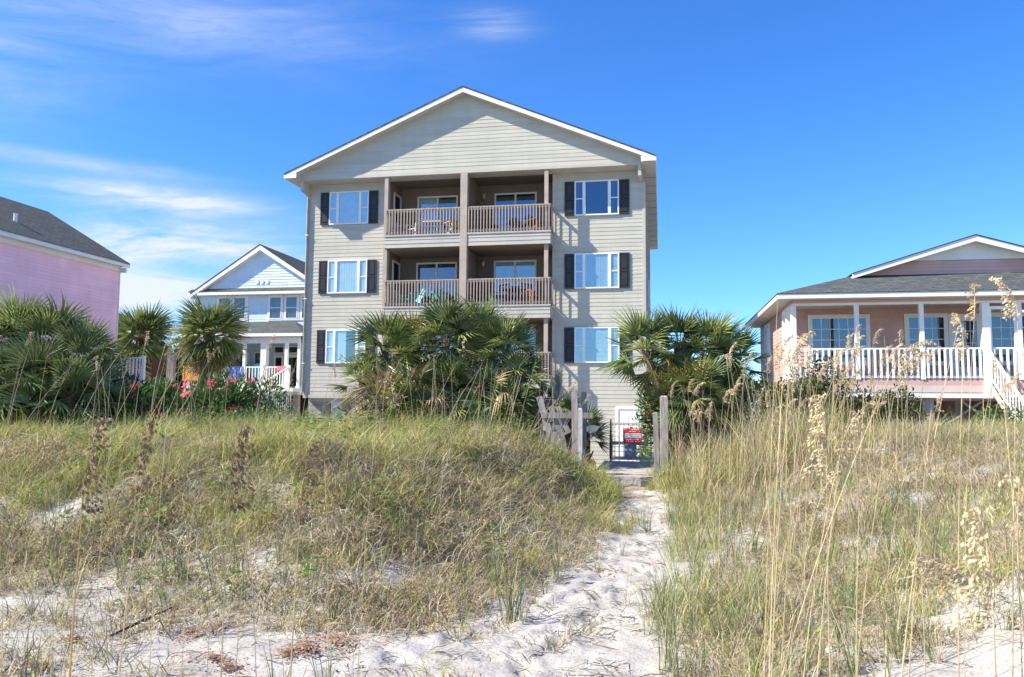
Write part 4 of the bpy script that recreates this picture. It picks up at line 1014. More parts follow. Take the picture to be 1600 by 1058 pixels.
def region(n, x0, x1, y0, y1, dens):
    """n candidate points thinned by dens(x, y, left distance, right distance)"""
    x = rng.uniform(x0, x1, n); y = rng.uniform(y0, y1, n)
    sl = sdist(EDGE_L, x, y, True); sr = sdist(EDGE_R, x, y, False)
    k = rng.random(n) < dens(x, y, sl, sr)
    k &= np.abs(x) < y*.78 + 1.5
    x, y, sl, sr = x[k], y[k], sl[k], sr[k]
    return x, y, hbase(x, y), sl, sr
def build_grass():
    mats = [M_GYEL, M_GGRN, M_GSTR, M_GGRY, M_GBRN]
    # soft arching dune grass
    soft = [clump('g', 36, .46, .0095, .15, .30, 2.1, mats, w, 10+i, 6, .004) for i, w in enumerate(
        [(6, 2.6, 1.6, .4, .3), (7, 2, 1.8, .4, .3), (4.5, 5, 1.2, .3, .3), (4, 1.6, 3, 1.2, .8), (5, 3.2, 1.6, .8, .6)])]
    thatch = [clump('t', 42, .34, .009, .17, .75, 2.4, mats, w, 30+i, 6, .008) for i, w in enumerate(
        [(.6, .4, 1.8, 4.5, 3.2), (1, .6, 2.4, 3.5, 3), (.8, .6, 1.6, 3, 5), (1.8, 1.2, 2.2, 2.6, 2)])]
    upr = [clump('u', 26, .40, .0075, .15, .28, 1.1, mats, w, 50+i, 5, .004) for i, w in enumerate(
        [(1.0, 1.0, 1.6, 4, 3), (1.8, 3.2, 1.6, 2.6, 1.6), (.6, .6, 1.6, 4, 4), (2.4, 1.6, 2.2, 2.4, 1.6)])]
    tuft = [clump('b', 16, .50, .0075, .045, .14, .55, [M_GBLU, M_GGRN, M_GSTR, M_GGRY, M_GBRN], w, 70+i, 5) for i, w in enumerate(
        [(6, 2, 1, .4, .6), (3, 2, 3, 1, 1), (5, 3, 1.5, .4, 1)])]
    patch = lambda x, y, f, o: fbm(x*f + o, y*f + o*1.7, 3)
    # --- left dune
    def dsoft(x, y, sl, sr): return sstep(.1, 1.9, sl + patch(x, y, .9, 3)*1.3) * (.35 + .65*sstep(-.35, .15, patch(x, y, 1.1, 8)))*(.12 + .88*sstep(-.22, .12, patch(x, y, 2.3, 5)))*sstep(30, 20, y)*(sl > .12)
    x, y, z, sl, sr = region(19000, -13, 2.2, 5.6, 19, dsoft)
    g = (patch(x, y, .5, 20) > .18) | (y > 10.8)*(rng.random(len(x)) < .3)
    idx = np.where(g, rng.choice([2, 4, 1], len(x)), rng.choice([0, 1, 3, 3, 4], len(x)))
    scl = rng.uniform(.55, 1.15, len(x))*(.6+.4*sstep(.5, 3, sl))*(.72 + .62*sstep(-.3, .4, patch(x, y, 1.6, 61)))
    scatter('dune_grass', soft, np.stack([x, y, z], -1), idx, scl, rng.uniform(0, 6.28, len(x)))
    def dth(x, y, sl, sr): return (sl > -.15)*(.30+.70*sstep(-.3, .15, patch(x, y, .9, 40)))*(1 - .8*sstep(3.5, 5.8, sl))
    x, y, z, sl, sr = region(14000, -12, 2.2, 5.2, 15, dth)
    ex = np.concatenate([rng.uniform(-4.2, -2.5, 36), rng.normal(-1.0, .4, 55), rng.uniform(-3.2, .6, 28), rng.normal(-3.5, .25, 16)]); ey = np.concatenate([rng.uniform(4.3, 6.6, 36), rng.normal(6.35, .22, 55), rng.uniform(4.5, 6.8, 28), rng.normal(4.8, .3, 16)])
    x = np.concatenate([x, ex]); y = np.concatenate([y, ey]); z = np.concatenate([z, hbase(ex, ey)]); sl = np.concatenate([sl, np.full(len(ex), .5)])
    scatter('dry_thatch', thatch, np.stack([x, y, z], -1), rng.integers(0, 4, len(x)), rng.uniform(.6, 1.35, len(x))*(.6+.4*sstep(0, .8, sl)), rng.uniform(0, 6.28, len(x)), .25)
    # --- right dune: upright greyish stems with sand showing between
    def dup(x, y, sl, sr): return (sr > .0)*(.05+.95*sstep(.05, .55, patch(x, y, .8, 60) + .42*sstep(2.6, 5.2, sr) + .42*sstep(1.8, .3, sr)))
    x, y, z, sl, sr = region(13000, .6, 14, 4.3, 20, dup)
    green = (patch(x, y, .45, 90) > .05) | (sr < .7)
    idx = np.where(green, rng.choice([1, 3, 1], len(x)), rng.choice([0, 0, 2, 3], len(x)))
    scatter('dune_stems', upr, np.stack([x, y, z], -1), idx, rng.uniform(.45, 1.05, len(x)), rng.uniform(0, 6.28, len(x)))
    p2 = lambda x, y, sl, sr: (sr > .2)*(.16+.84*sstep(-.1, .25, patch(x, y, .9, 75) + .3*sstep(2.6, 5.0, sr)))
    x, y, z, sl, sr = region(9000, .8, 12, 4.4, 15, p2)
    scatter('right_thatch', [o.copy() for o in thatch], np.stack([x, y, z], -1), rng.integers(0, 4, len(x)), rng.uniform(.45, .95, len(x)), rng.uniform(0, 6.28, len(x)), .25)
    def ds2(x, y, sl, sr): return (sr > .6)*.45*sstep(.1, .45, patch(x, y, .6, 120) + .4*sstep(3.0, 5.5, sr))
    x, y, z, sl, sr = region(5000, .8, 13, 5, 20, ds2)
    scatter('right_soft_grass', [o.copy() for o in soft], np.stack([x, y, z], -1), rng.choice([0, 1, 3, 3, 4], len(x)), rng.uniform(.4, .75, len(x)), rng.uniform(0, 6.28, len(x)))
    # --- stiff blue-green tufts on the sand margins
    def dt(x, y, sl, sr): return np.where((sl > -.5) & (sl < 2.6), .5, 0) + np.where((sr > -.35) & (sr < 2.5), .8, 0)
    x, y, z, sl, sr = region(1500, -5, 6, 4.2, 12.5, dt)
    k = (sl > 0) | (sr > 0) | (rng.random(len(x)) < .12); x, y, z = x[k], y[k], z[k]
    scatter('beach_tufts', tuft, np.stack([x, y, z], -1), rng.integers(0, 3, len(x)), rng.uniform(.4, .95, len(x)), rng.uniform(0, 6.28, len(x)))
    # --- tall loose grass on the crests, at the feet of the palms and shrubs
    tall = [clump('h', 24, h, .009, .16, .12, .9, mats, w, 90+i, 6, .004) for i, (h, w) in enumerate([(.8, (5, 3, 2, .6, .3)), (.95, (3, 1.5, 4, 1.5, .5)), (.7, (3, 5, 1.5, .4, .2)), (1.05, (1, .5, 5, 3, 1))])]
    def dta(x, y, sl, sr):
        crest = sstep(11.2, 12.6, y)*sstep(15.6, 14.6, y)
        return crest*np.where(sr > .25, .12 + .6*sstep(6.2, 4.4, x), np.where(sl > .15, .40, 0)) + .06*(sl > 1.2)*(y > 8)*(y < 15) + .012*(sr > 1)*(y > 7)*(y < 15)
    x, y, z, sl, sr = region(5200, -11, 9, 7, 15.6, dta)
    scatter('tall_grass', tall, np.stack([x, y, z], -1), np.where(x > 2, rng.choice([0, 1, 1, 3], len(x)), rng.choice([0, 0, 2, 1, 3], len(x))), rng.uniform(.5, 1.05, len(x))*np.where(x > 2, np.where(x < 5.2, 1.1, .62), .72), rng.uniform(0, 6.28, len(x)))
    hero = [(-2.62, 4.45, 1.0), (-2.5, 4.5, .8), (-1.22, 4.35, .9), (-1.0, 4.45, 1.0), (-.85, 4.5, .8), (-.02, 6.15, 1.3), (.03, 6.2, 1.2), (.1, 6.1, 1.0), (-.35, 6.0, .7), (.45, 7.6, 1.1), (-1.15, 5.75, .8), (-1.6, 6.5, .9), (.95, 5.0, 1.0), (1.02, 5.2, 1.1), (.98, 4.7, .9), (1.15, 6.0, 1.1), (-3.3, 5.1, .9), (-3.1, 4.6, .8)]
    scatter('beach_grass_blades', [o.copy() for o in tuft], [(a, b, gz(a, b)) for a, b, c in hero], [i % 3 for i in range(len(hero))], [c for a, b, c in hero], np.array([i*1.3 for i in range(len(hero))]), .05)
    # --- litter: dark twigs and wrack on the sand
    ox = np.concatenate([rng.uniform(.3, 1.25, 60), rng.normal(1.42, .13, 46), rng.normal(2.66, .10, 34), rng.normal(1.2, .15, 30)]); oy = np.concatenate([rng.uniform(12.7, 13.5, 60), rng.uniform(11.6, 14.4, 46), rng.uniform(12.6, 14.6, 34), rng.uniform(10.2, 12.5, 30)])
    scatter('overhanging_grass', [o.copy() for o in soft], np.stack([ox, oy, hbase(ox, oy)], -1), rng.integers(0, 5, len(ox)), rng.uniform(.7, 1.25, len(ox)), rng.uniform(0, 6.28, len(ox)))
    lx = rng.uniform(-4.3, -2.2, 26); ly = rng.uniform(4.3, 6.4, 26)
    scatter('sparse_grass', [o.copy() for o in upr], np.stack([lx, ly, hbase(lx, ly)], -1), rng.integers(0, 4, 26), rng.uniform(.5, .95, 26), rng.uniform(0, 6.28, 26))
    R = random.Random(5); lit = []
    for i in range(4):
        m = MB()
        for _ in range(9):
            a = R.uniform(0, 6.28); l = R.uniform(.04, .22); p = Vector((R.gauss(0, .09), R.gauss(0, .09), .006)); m.cur = R.choice([0, 0, 1, 2])
            q = p + Vector((math.cos(a)*l*.5, math.sin(a)*l*.5, R.uniform(.0, .02))); r = q + Vector((math.cos(a+.4)*l*.5, math.sin(a+.4)*l*.5, -.004))
            m.tube([p, q, r], [.0028, .003, .0016], 3)
        o = m.build('l', [M_TWIG, M_GGRY, M_GBRN]); COL.objects.unlink(o); lit.append(o)
    dl = lambda x, y, sl, sr: np.clip(.25 + .75*sstep(-1.3, .3, np.maximum(sl, sr)), 0, 1)*(.3+.7*sstep(-.1, .3, patch(x, y, .9, 33)))
    x, y, z, sl, sr = region(2600, -5, 5, 4.1, 12.5, dl)
    scatter('sand_litter', lit, np.stack([x, y, z+.004], -1), rng.integers(0, 4, len(x)), rng.uniform(.35, 1.1, len(x)), rng.uniform(0, 6.28, len(x)), .05)
    rl = []
    for i in range(3):
        m = MB()
        for _ in range(240):
            r = abs(R.gauss(0, .085)); a = R.uniform(0, 6.28); p = Vector((r*math.cos(a)*1.5, r*math.sin(a), R.uniform(.003, .02))); t = R.uniform(0, 6.28); l = R.uniform(.008, .02)
            s_ = Vector((math.cos(t), math.sin(t), R.uniform(-.3, .3)))*l; u_ = Vector((-math.sin(t), math.cos(t), R.uniform(-.3, .5)))*l*.4
            m.face(p-s_, p+u_, p+s_, p-u_)
        o = m.build('r', M_RUST); COL.objects.unlink(o); rl.append(o)
    P = [(-1.9, 5.2), (-1.75, 5.05), (-2.1, 5.9), (-2.25, 5.75), (-1.35, 5.4), (-1.2, 5.55), (-2.6, 6.3), (-2.5, 6.0), (-1.6, 4.75), (-2.0, 4.72), (-3.0, 5.6), (.95, 7.9), (-1.45, 5.3), (-2.9, 5.0), (-1.9, 4.65)]
    scatter('rust_litter', rl, [(a, b, gz(a, b)+.01) for a, b in P], [i % 3 for i in range(len(P))], [R.uniform(.7, 1.4) for _ in P], np.array([R.uniform(0, 6.28) for _ in P]), .05)
    # creeping green leaves
    lv = []
    for i in range(3):
        m = MB()
        for _ in range(22):
            r = abs(R.gauss(0, .10)); a = R.uniform(0, 6.28); p = Vector((r*math.cos(a), r*math.sin(a), R.uniform(.01, .14))); t = R.uniform(0, 6.28); l = R.uniform(.014, .03)
            s_ = Vector((math.cos(t), math.sin(t), R.uniform(-.2, .5)))*l; u_ = Vector((-math.sin(t), math.cos(t), R.uniform(-.3, .3)))*l*.7
            m.face(p-s_, p+u_, p+s_, p-u_)
        o = m.build('v', M_LIME); COL.objects.unlink(o); lv.append(o)
    P = [(R.uniform(-6, .8), 0) for _ in range(60)]; pp = []
    for a, _ in P:
        b = R.uniform(6, 13.5)
        if sdist(EDGE_L, np.array([a]), np.array([b]), True)[0] > -.1: pp.append((a, b, gz(a, b)+.02+R.uniform(0, .28)))
    for a, b in ((-3.0, 6.5), (-2.6, 6.6), (-2.2, 6.5), (-3.2, 6.9)): pp.append((a, b, gz(a, b)))
    for _ in range(80): a = R.uniform(-5.2, 1.0); b = R.uniform(11.8, 14); pp.append((a, b, gz(a, b)+R.uniform(.1, .4)))
    scatter('creeping_leaves', lv, pp, [i % 3 for i in range(len(pp))], [R.uniform(.8, 1.9) for _ in pp], np.array([R.uniform(0, 6.28) for _ in pp]))
build_grass()

def camray(px, py):
    """direction of a spot of the photograph, used once to find where a stalk stands and ends"""
    a, b = px-800, py-529; c, s = math.cos(.00795), math.sin(.00795); X = (c*a+s*b)/1230; U = -(-s*a+c*b)/1230
    cp, sp = math.cos(.0834), math.sin(.0834); return Vector((X, cp-U*sp, sp+U*cp))

# ------------------------------------------------------------------ palms
def frond_mesh(seed, R_=.8, pet=.55, n=32, spread=2.05, droop=.5, mats=None, split=.34):
    r = random.Random(seed); m = MB(); m.tube([(0, 0, 0), (pet*.5, 0, .02), (pet, 0, .0)], [.016, .012, .010], 4)
    for k in range(n):
        t = (k+.5)/n*2-1; a = t*spread; L = R_*(1 - .22*abs(t)**2)*r.uniform(.88, 1.06)
        base = Vector((pet - .10*R_*(1-abs(t)), 0, 0))
        fold = -.30*abs(math.sin(a))
        d = Vector((math.cos(a), math.sin(a), fold + r.gauss(0, .05))).normalized(); sd = Vector((-math.sin(a), math.cos(a), 0))
        wmax = split*R_*spread/n*1.25
        dr = droop*r.uniform(.5, 1.5)
        prev = None
        for f, w in ((.03, .2), (split, 1.0), (.74, .62), (1.0, .04)):
            q = base + d*(L*f) - Vector((0, 0, 1))*dr*L*max(0, f-split*.7)**2*1.3 + Vector((-.10*R_*max(0, f-.6), 0, 0))*dr
            h = sd*wmax*w; i = len(m.v); m.v += [tuple(q-h), tuple(q - Vector((0, 0, wmax*w*.75))), tuple(q+h)]
            if prev is not None:
                for j in (0, 1): m.f.append((prev+j, prev+j+1, i+j+1, i+j)); m.mi.append(0)
            prev = i
    return mesh_of(m, 'frond', mats)
FR = {}
def fronds(kind):
    if kind not in FR:
        kind = 'b' if kind == 'dark' else kind; mt = {'g': M_FROND, 'b': M_FRONDB, 'y': M_FRONDY, 'd': M_FRONDD}[kind]
        FR[kind] = [frond_mesh(100+i+7*len(FR), .80 + .1*(i % 3), .42, 19, 1.25 + .25*(i % 2), (.03, .10, .20, .42)[i % 4] * (4.5 if kind == 'd' else 1), mt) for i in range(4)]
    return FR[kind]
def palm(name, label, loc, trunk, crown, nf=32, size=1.0, kinds=('g',), dead=6, seed=1, lean=(0, 0), cat='palm', group=None, upmin=-.75, skew=0.0, bloom=0, rtrunk=.11, ex=1.2):
    r = random.Random(seed); P = thing(name, label, cat, loc, 0, group)
    top = Vector((lean[0], lean[1], trunk))
    m = MB(); K = max(3, int(trunk/.25)); pts = [Vector((lean[0]*(k/K)**1.5, lean[1]*(k/K)**1.5, trunk*k/K - .15*(k == 0))) for k in range(K+1)]
    m.tube(pts, [rtrunk*(1.25 if k == 0 else 1 - .1*k/K) for k in range(K+1)], 9)
    for k in range(int(trunk*26)):
        t = r.random(); a = r.uniform(0, 6.28); c = pts[0].lerp(pts[-1], t) if K < 4 else pts[min(int(t*K), K-1)].lerp(pts[min(int(t*K)+1, K)], t*K-int(t*K))
        d = Vector((math.cos(a), math.sin(a), 0)); m.beam(c + d*rtrunk*.8, c + d*rtrunk*1.5 + Vector((0, 0, .16)), .05, .02, d)
    m.build('trunk', M_BARK, P)
    for k in range(nf):
        t = k/max(1, nf-1); el = 1.5 - (1.5-upmin)*t**ex + r.gauss(0, .12); az = k*2.39996 + r.gauss(0, .25)
        kind = kinds[r.randrange(len(kinds))]
        if t > .86 and 'y' not in kinds and r.random() < .35: kind = 'y'
        me = r.choice(fronds(kind)); s = size*r.uniform(.82, 1.12)*(.8 if t < .12 else 1)
        place(me, 'frond', P, top + Vector((math.cos(az)*.06, math.sin(az)*.06, .10-.30*t)), (r.gauss(0, .45), -el, az), s)
    for k in range(dead):
        az = r.uniform(0, 6.28); el = r.uniform(-1.45, -.85); hz = -.22 - (trunk*.75 if trunk < 3 else .3)*r.random()
        place(r.choice(fronds('d')), 'dead_frond', P, top + Vector((math.cos(az)*.08, math.sin(az)*.08, hz)), (r.gauss(0, .4), -el, az), size*r.uniform(.7, 1.0))
    for k in range(bloom):
        b = MB(); az = r.uniform(0, 6.28) if bloom > 1 else -1.2; d = Vector((math.cos(az), math.sin(az), 0))
        pts = [top + Vector((0, 0, .1)), top + d*.35 + Vector((0, 0, .45)), top + d*.75 + Vector((0, 0, .35)), top + d*.95 + Vector((0, 0, .0))]
        b.tube(pts, [.014, .011, .008, .004], 4)
        for j in range(170):
            q = pts[1].lerp(pts[2], r.random()) if r.random() < .5 else pts[2].lerp(pts[3], r.random())
            q = q + Vector((r.gauss(0, .10), r.gauss(0, .10), r.gauss(-.06, .11))); sd = Vector((r.gauss(0, 1), r.gauss(0, 1), r.gauss(0, 1))).normalized()*.016; u = Vector((r.gauss(0, 1), r.gauss(0, 1), r.gauss(0, 1))).normalized()*.03
            b.face(q-sd, q+u, q+sd, q-u)
        b.build('dry_flower_stalk', M_FRONDD, P)
    return P
def build_palms():
    G = 'palmettos in the clump before the beige house'
    z = lambda x, y: gz(x, y)
    # centre clump
    def clumpset(Yb, rows, group, seed):
        for i, (px, py, dy, sz, n, kd, dead, bl, lab) in enumerate(rows):
            Y = Yb+dy; d = camray(px, py); x = d.x/d.y*Y; top = CAMZ + d.z/d.y*Y; g = z(x, Y)
            sh = .75 if px == 1008 else 0
            palm('palmetto', lab, (x+sh, Y, g), max(.15, top-g), 0, int(n*.92), sz*1.06, kd, dead, seed+i, (-sh, 0), 'palm', group, -.85, bloom=bl, rtrunk=.08, ex=1.5)
    clumpset(15.6, [(602, 548, .3, .66, 30, ('g', 'g', 'b'), 5, 0, 'upright green left crown of the palmetto clump before the beige house'),
        (650, 540, .6, .60, 26, ('g', 'y', 'g'), 8, 1, 'yellowing crown with dry blossom second from left in the centre clump'),
        (697, 528, .2, .70, 34, ('g', 'g', 'b'), 4, 0, 'tallest green crown in the middle of the centre clump'),
        (745, 525, .7, .70, 34, ('g', 'b'), 4, 0, 'tall green crown right of the middle in the centre clump'),
        (790, 545, .3, .66, 30, ('b', 'g'), 4, 0, 'spiky right crown of the centre clump'),
        (818, 592, .0, .56, 24, ('b', 'b', 'g'), 3, 0, 'dark drooping crown at the right end of the centre clump'),
        (566, 598, .1, .50, 16, ('g', 'b'), 2, 0, 'small low fan palm at the left foot of the centre clump'),
        (598, 628, -.4, .55, 18, ('g', 'y', 'd'), 10, 1, 'shaggy low crown with many dead leaves at the lower left of the centre clump'),
        (650, 615, -.3, .60, 22, ('g', 'b', 'd'), 9, 0, 'low crown with dead leaves under the yellowing crown'),
        (705, 612, -.2, .62, 24, ('b', 'g'), 8, 0, 'shaded low crown under the tallest crown of the centre clump'),
        (762, 618, -.3, .62, 24, ('b', 'b', 'd'), 6, 0, 'dark low crown under the right side of the centre clump'),
        (800, 640, -.4, .55, 22, ('b', 'g'), 5, 0, 'dark crown near the sand at the lower right of the centre clump')], G, 200)
    clumpset(15.7, [(1008, 548, .0, .70, 28, ('b', 'b', 'g'), 0, 0, 'spiky blue green palmetto at the left of the right clump'),
        (1062, 545, .3, .70, 30, ('b', 'g', 'b'), 0, 0, 'middle palmetto of the right clump with large fans'),
        (1112, 548, .5, .70, 30, ('b', 'g'), 3, 0, 'palmetto of the right clump behind the tall oats'),
        (1150, 565, .6, .62, 26, ('b', 'g'), 3, 0, 'rightmost palmetto of the right clump'),
        (1066, 605, -.3, .56, 20, ('g', 'y', 'b'), 0, 0, 'low yellow green palmetto above the gate post'),
        (1095, 610, -.4, .60, 22, ('b', 'g'), 4, 0, 'low dark palmetto among the stalks of the right clump')], 'palmettos in the right hand clump', 260)
    clumpset(13.0, [(28, 528, .3, .66, 30, ('g', 'g', 'b'), 3, 0, 'tall green palmetto near the left picture edge'),
        (88, 536, .4, .66, 30, ('g', 'b'), 3, 0, 'palmetto in the middle of the dark left clump'),
        (128, 568, .2, .62, 28, ('b', 'g', 'b'), 3, 0, 'drooping palmetto at the right of the dark left clump'),
        (-18, 545, .2, .62, 26, ('b', 'g'), 3, 0, 'palmetto half cut by the left picture edge'),
        (58, 590, -.2, .62, 26, ('b', 'b', 'g'), 4, 0, 'shaded low palmetto under the tall left palmetto'),
        (110, 612, -.2, .58, 24, ('b', 'g'), 4, 0, 'shaded low palmetto at the right foot of the left clump'),
        (5, 605, -.2, .62, 24, ('b', 'b'), 4, 0, 'shaded low palmetto at the left picture edge'),
        (148, 618, .2, .50, 20, ('b', 'g'), 2, 0, 'small palmetto peeping out right of the left clump'),
        (60, 640, -.4, .5, 18, ('b', 'b'), 3, 0, 'lowest shaded palmetto in the left clump')], 'dark palmettos before the pink house', 300)
    clumpset(15.4, [(620, 655, -.2, .55, 18, ('b', 'g', 'd'), 5, 0, 'knee high palmetto at the lower left of the centre clump'), (675, 655, -.2, .55, 18, ('b', 'b', 'd'), 5, 0, 'knee high palmetto below the yellow crown'),
        (735, 655, -.2, .55, 18, ('b', 'b'), 5, 0, 'knee high shaded palmetto in the middle foot of the centre clump'), (790, 660, -.1, .55, 18, ('b', 'g'), 4, 0, 'knee high palmetto next to the broken handrail'), (836, 652, .3, .42, 14, ('b', 'b'), 1, 0, 'knee high palmetto just behind the broken handrail')], G, 420)
    clumpset(15.9, [(1082, 640, -.2, .5, 18, ('b', 'g', 'y'), 0, 0, 'knee high palmetto right of the thick gate post'), (1110, 645, -.2, .55, 18, ('b', 'b'), 4, 0, 'knee high palmetto under the middle of the right clump'), (1150, 630, .2, .55, 20, ('b', 'g'), 4, 0, 'knee high palmetto at the right foot of the right clump'), (1120, 600, .5, .6, 22, ('b', 'g'), 4, 0, 'middle height palmetto at the back of the right clump')], 'palmettos in the right hand clump', 440)
    palm('palmetto', 'small fan palm behind the posts left of the gate', (1.72, 18.2, z(1.72, 18.2)), .95, 0, 14, .55, ('b', 'b'), 2, 290, (0, 0), 'palm', None, .0)
    palm('palmetto', 'second small fan palm nearer the broken handrail', (1.25, 17.6, z(1.25, 17.6)), 1.05, 0, 12, .5, ('b', 'g'), 2, 291, (0, 0), 'palm', None, .1)
    # cabbage palms by the blue house
    p = palm('cabbage_palm', 'cabbage palm with leaning shaggy trunk in front of the blue porch', (-14.75, 37.5, -.75), 5.6, 0, 64, 1.6, ('g', 'g', 'b'), 10, 320, (.35, 0), 'palm tree', 'cabbage palms by the blue house', -1.1, bloom=3, rtrunk=.24)
    palm('cabbage_palm', 'cabbage palm left of the blue house beside the pink wall', (-19.2, 41.0, -.75), 5.7, 0, 58, 1.6, ('g', 'g', 'b'), 8, 321, (-.15, 0), 'palm tree', 'cabbage palms by the blue house', -.9, bloom=2, rtrunk=.22)
    m = MB(); m.box(-.17, .17, -.17, .17, -.8, 4.1); m.box(-.2, .2, -.2, .2, 4.1, 4.16); o = m.build('grey_pole', M_WOOD); o.location = (-17.3, 40, 0); tag(o, 'square grey pole standing between the two cabbage palms', 'pole')
build_palms()

# ------------------------------------------------------------------ shrubs
def bush(name, label, loc, rad, nleaf, leaf, mt, seed, cat='shrub', nflow=0, fm=None, lump=9, asp=.3, up=.4):
    r = random.Random(seed); P = thing(name, label, cat, loc)
    st = MB(); lv = MB(); ends = []
    for k in range(lump):
        a = r.uniform(0, 6.28); t = math.sqrt(r.random()); h = r.uniform(.45, .95)
        c = Vector((math.cos(a)*t*rad[0]*.75, math.sin(a)*t*rad[1]*.75, rad[2]*h*(1-.25*t*t))); ends.append((c, r.uniform(.32, .5)))
        st.tube([(c.x*.25, c.y*.25, -.1), (c.x*.6, c.y*.6, c.z*.5), tuple(c)], [.03, .022, .01], 5)
    st.build('stem', M_BARK, P)
    lv.mi = []
    for k in range(nleaf):
        c, s = ends[r.randrange(len(ends))]
        d = Vector((r.gauss(0, 1), r.gauss(0, 1), r.gauss(.15, 1))).normalized(); q = c + Vector((d.x*rad[0], d.y*rad[1], d.z*rad[2]*.8))*s*r.random()**.33
        if q.z < .02: q.z = r.uniform(.02, rad[2]*.5)
        t = (d + Vector((r.gauss(0, .6), r.gauss(0, .6), up + r.gauss(0, .5)))).normalized(); n = t.cross(Vector((r.gauss(0, 1), r.gauss(0, 1), r.gauss(0, 1)))).normalized()
        l = leaf*r.uniform(.6, 1.25); lv.face(q, q + t*l*.45 + n*l*asp, q + t*l, q + t*l*.45 - n*l*asp)
    lv.build('foliage', mt, P)['kind'] = 'stuff'
    if nflow:
        fmsh = []
        for i in range(3):
            f = MB()
            for j in range(16):
                q = Vector((r.gauss(0, .055), r.gauss(0, .055), r.gauss(0, .045)))
                for b in range(4):
                    a = b*PI/2 + r.random(); t = Vector((math.cos(a), math.sin(a), .35))*.045; n = Vector((-math.sin(a), math.cos(a), .1))*.022
                    f.face(q, q+t*.6+n, q+t, q+t*.6-n)
            fmsh.append(mesh_of(f, 'flower_cluster', fm or M_FLOW))
        for k in range(nflow):
            c, s = ends[r.randrange(len(ends))]; d = Vector((r.gauss(0, 1), r.gauss(-.5, .8), r.gauss(.45, .6))).normalized()
            q = c + Vector((d.x*rad[0], d.y*rad[1], d.z*rad[2]*.8))*s*1.12
            place(r.choice(fmsh), 'flower_cluster', P, q, (r.random(), r.random(), r.random()*6), r.uniform(.7, 1.35))
    return P
bush('oleander', 'green oleander with pink blossom in front of the blue porch', (-9.0, 24.5, -.75), (1.9, 1.0, 2.95), 17000, .19, M_OLE, 41, nflow=60, lump=16, asp=.13, up=.6)
bush('oleander', 'oleander with scattered pink blossom left of the palm trunk', (-11.6, 25.0, -.75), (1.7, 1.0, 2.85), 15000, .19, M_OLE, 42, nflow=40, lump=14, asp=.13, up=.6)
bush('oleander', 'low oleander with few blossoms at the foot of the pink wall', (-13.6, 25.6, -.75), (1.3, .9, 2.6), 9000, .19, M_OLE, 43, nflow=22, lump=9, asp=.13, up=.6)
bush('oleander', 'oleander with coral blossom by the house corner behind the gate', (4.1, 21.5, -.6), (.8, .7, 3.0), 3600, .15, M_OLE, 44, nflow=8, fm=M_FLOWO, lump=9, asp=.14, up=.6)
bush('leafy_shrub', 'bright green leafy bush hanging over the gate', (3.6, 19.2, -.4), (.6, .5, 1.95), 2200, .13, M_LIME, 45, lump=7)
bush('rounded_shrub', 'dark green rounded shrub under the salmon porch railing', (8.3, 21.6, -.5), (1.5, 1.1, 2.85), 15000, .085, M_SHR, 46, lump=24)
bush('rounded_shrub', 'wider dark green shrub right of it beneath the salmon porch', (10.1, 21.3, -.5), (1.5, 1.1, 2.45), 13000, .085, M_SHR, 47, lump=22)
bush('rounded_shrub', 'dark shrub at the left corner of the salmon house behind the stalks', (6.9, 20.5, -.5), (1.1, 1.0, 2.6), 8000, .09, M_SHR, 48, lump=14)
bush('hedge_tree', 'dull green thicket behind the left cabbage palm', (-21.0, 47, -.75), (3.2, 1.5, 5.6), 9000, .32, M_SHR, 49, 'tree', lump=20)
bush('hedge_tree', 'olive thicket between the two cabbage palms', (-17.2, 47, -.75), (2.2, 1.5, 4.6), 6000, .30, M_SHR, 50, 'tree', lump=14)
bush('thicket', 'dark tangled undergrowth beneath the centre palms', (-1.3, 16.9, .3), (2.1, .7, 2.1), 9000, .18, M_SHR, 53, lump=16, asp=.12)
bush('thicket', 'dark tangled undergrowth beneath the right palms', (3.95, 16.7, .25), (1.15, .6, 2.0), 5200, .18, M_SHR, 54, lump=10, asp=.12)
bush('thicket', 'dark tangled undergrowth beneath the left palms', (-7.4, 13.9, .4), (1.3, .6, 1.7), 4600, .16, M_SHR, 55, lump=10, asp=.12)
bush('low_shrub', 'green weedy bush by the block wall under the beige house', (-6.5, 22.5, -.6), (1.6, .8, 1.9), 3500, .10, M_OLE, 51, lump=10)
bush('low_shrub', 'leafy weeds under the salmon house steps', (13.2, 22, -.5), (1.6, .8, 2.0), 3500, .10, M_OLE, 52, lump=10)

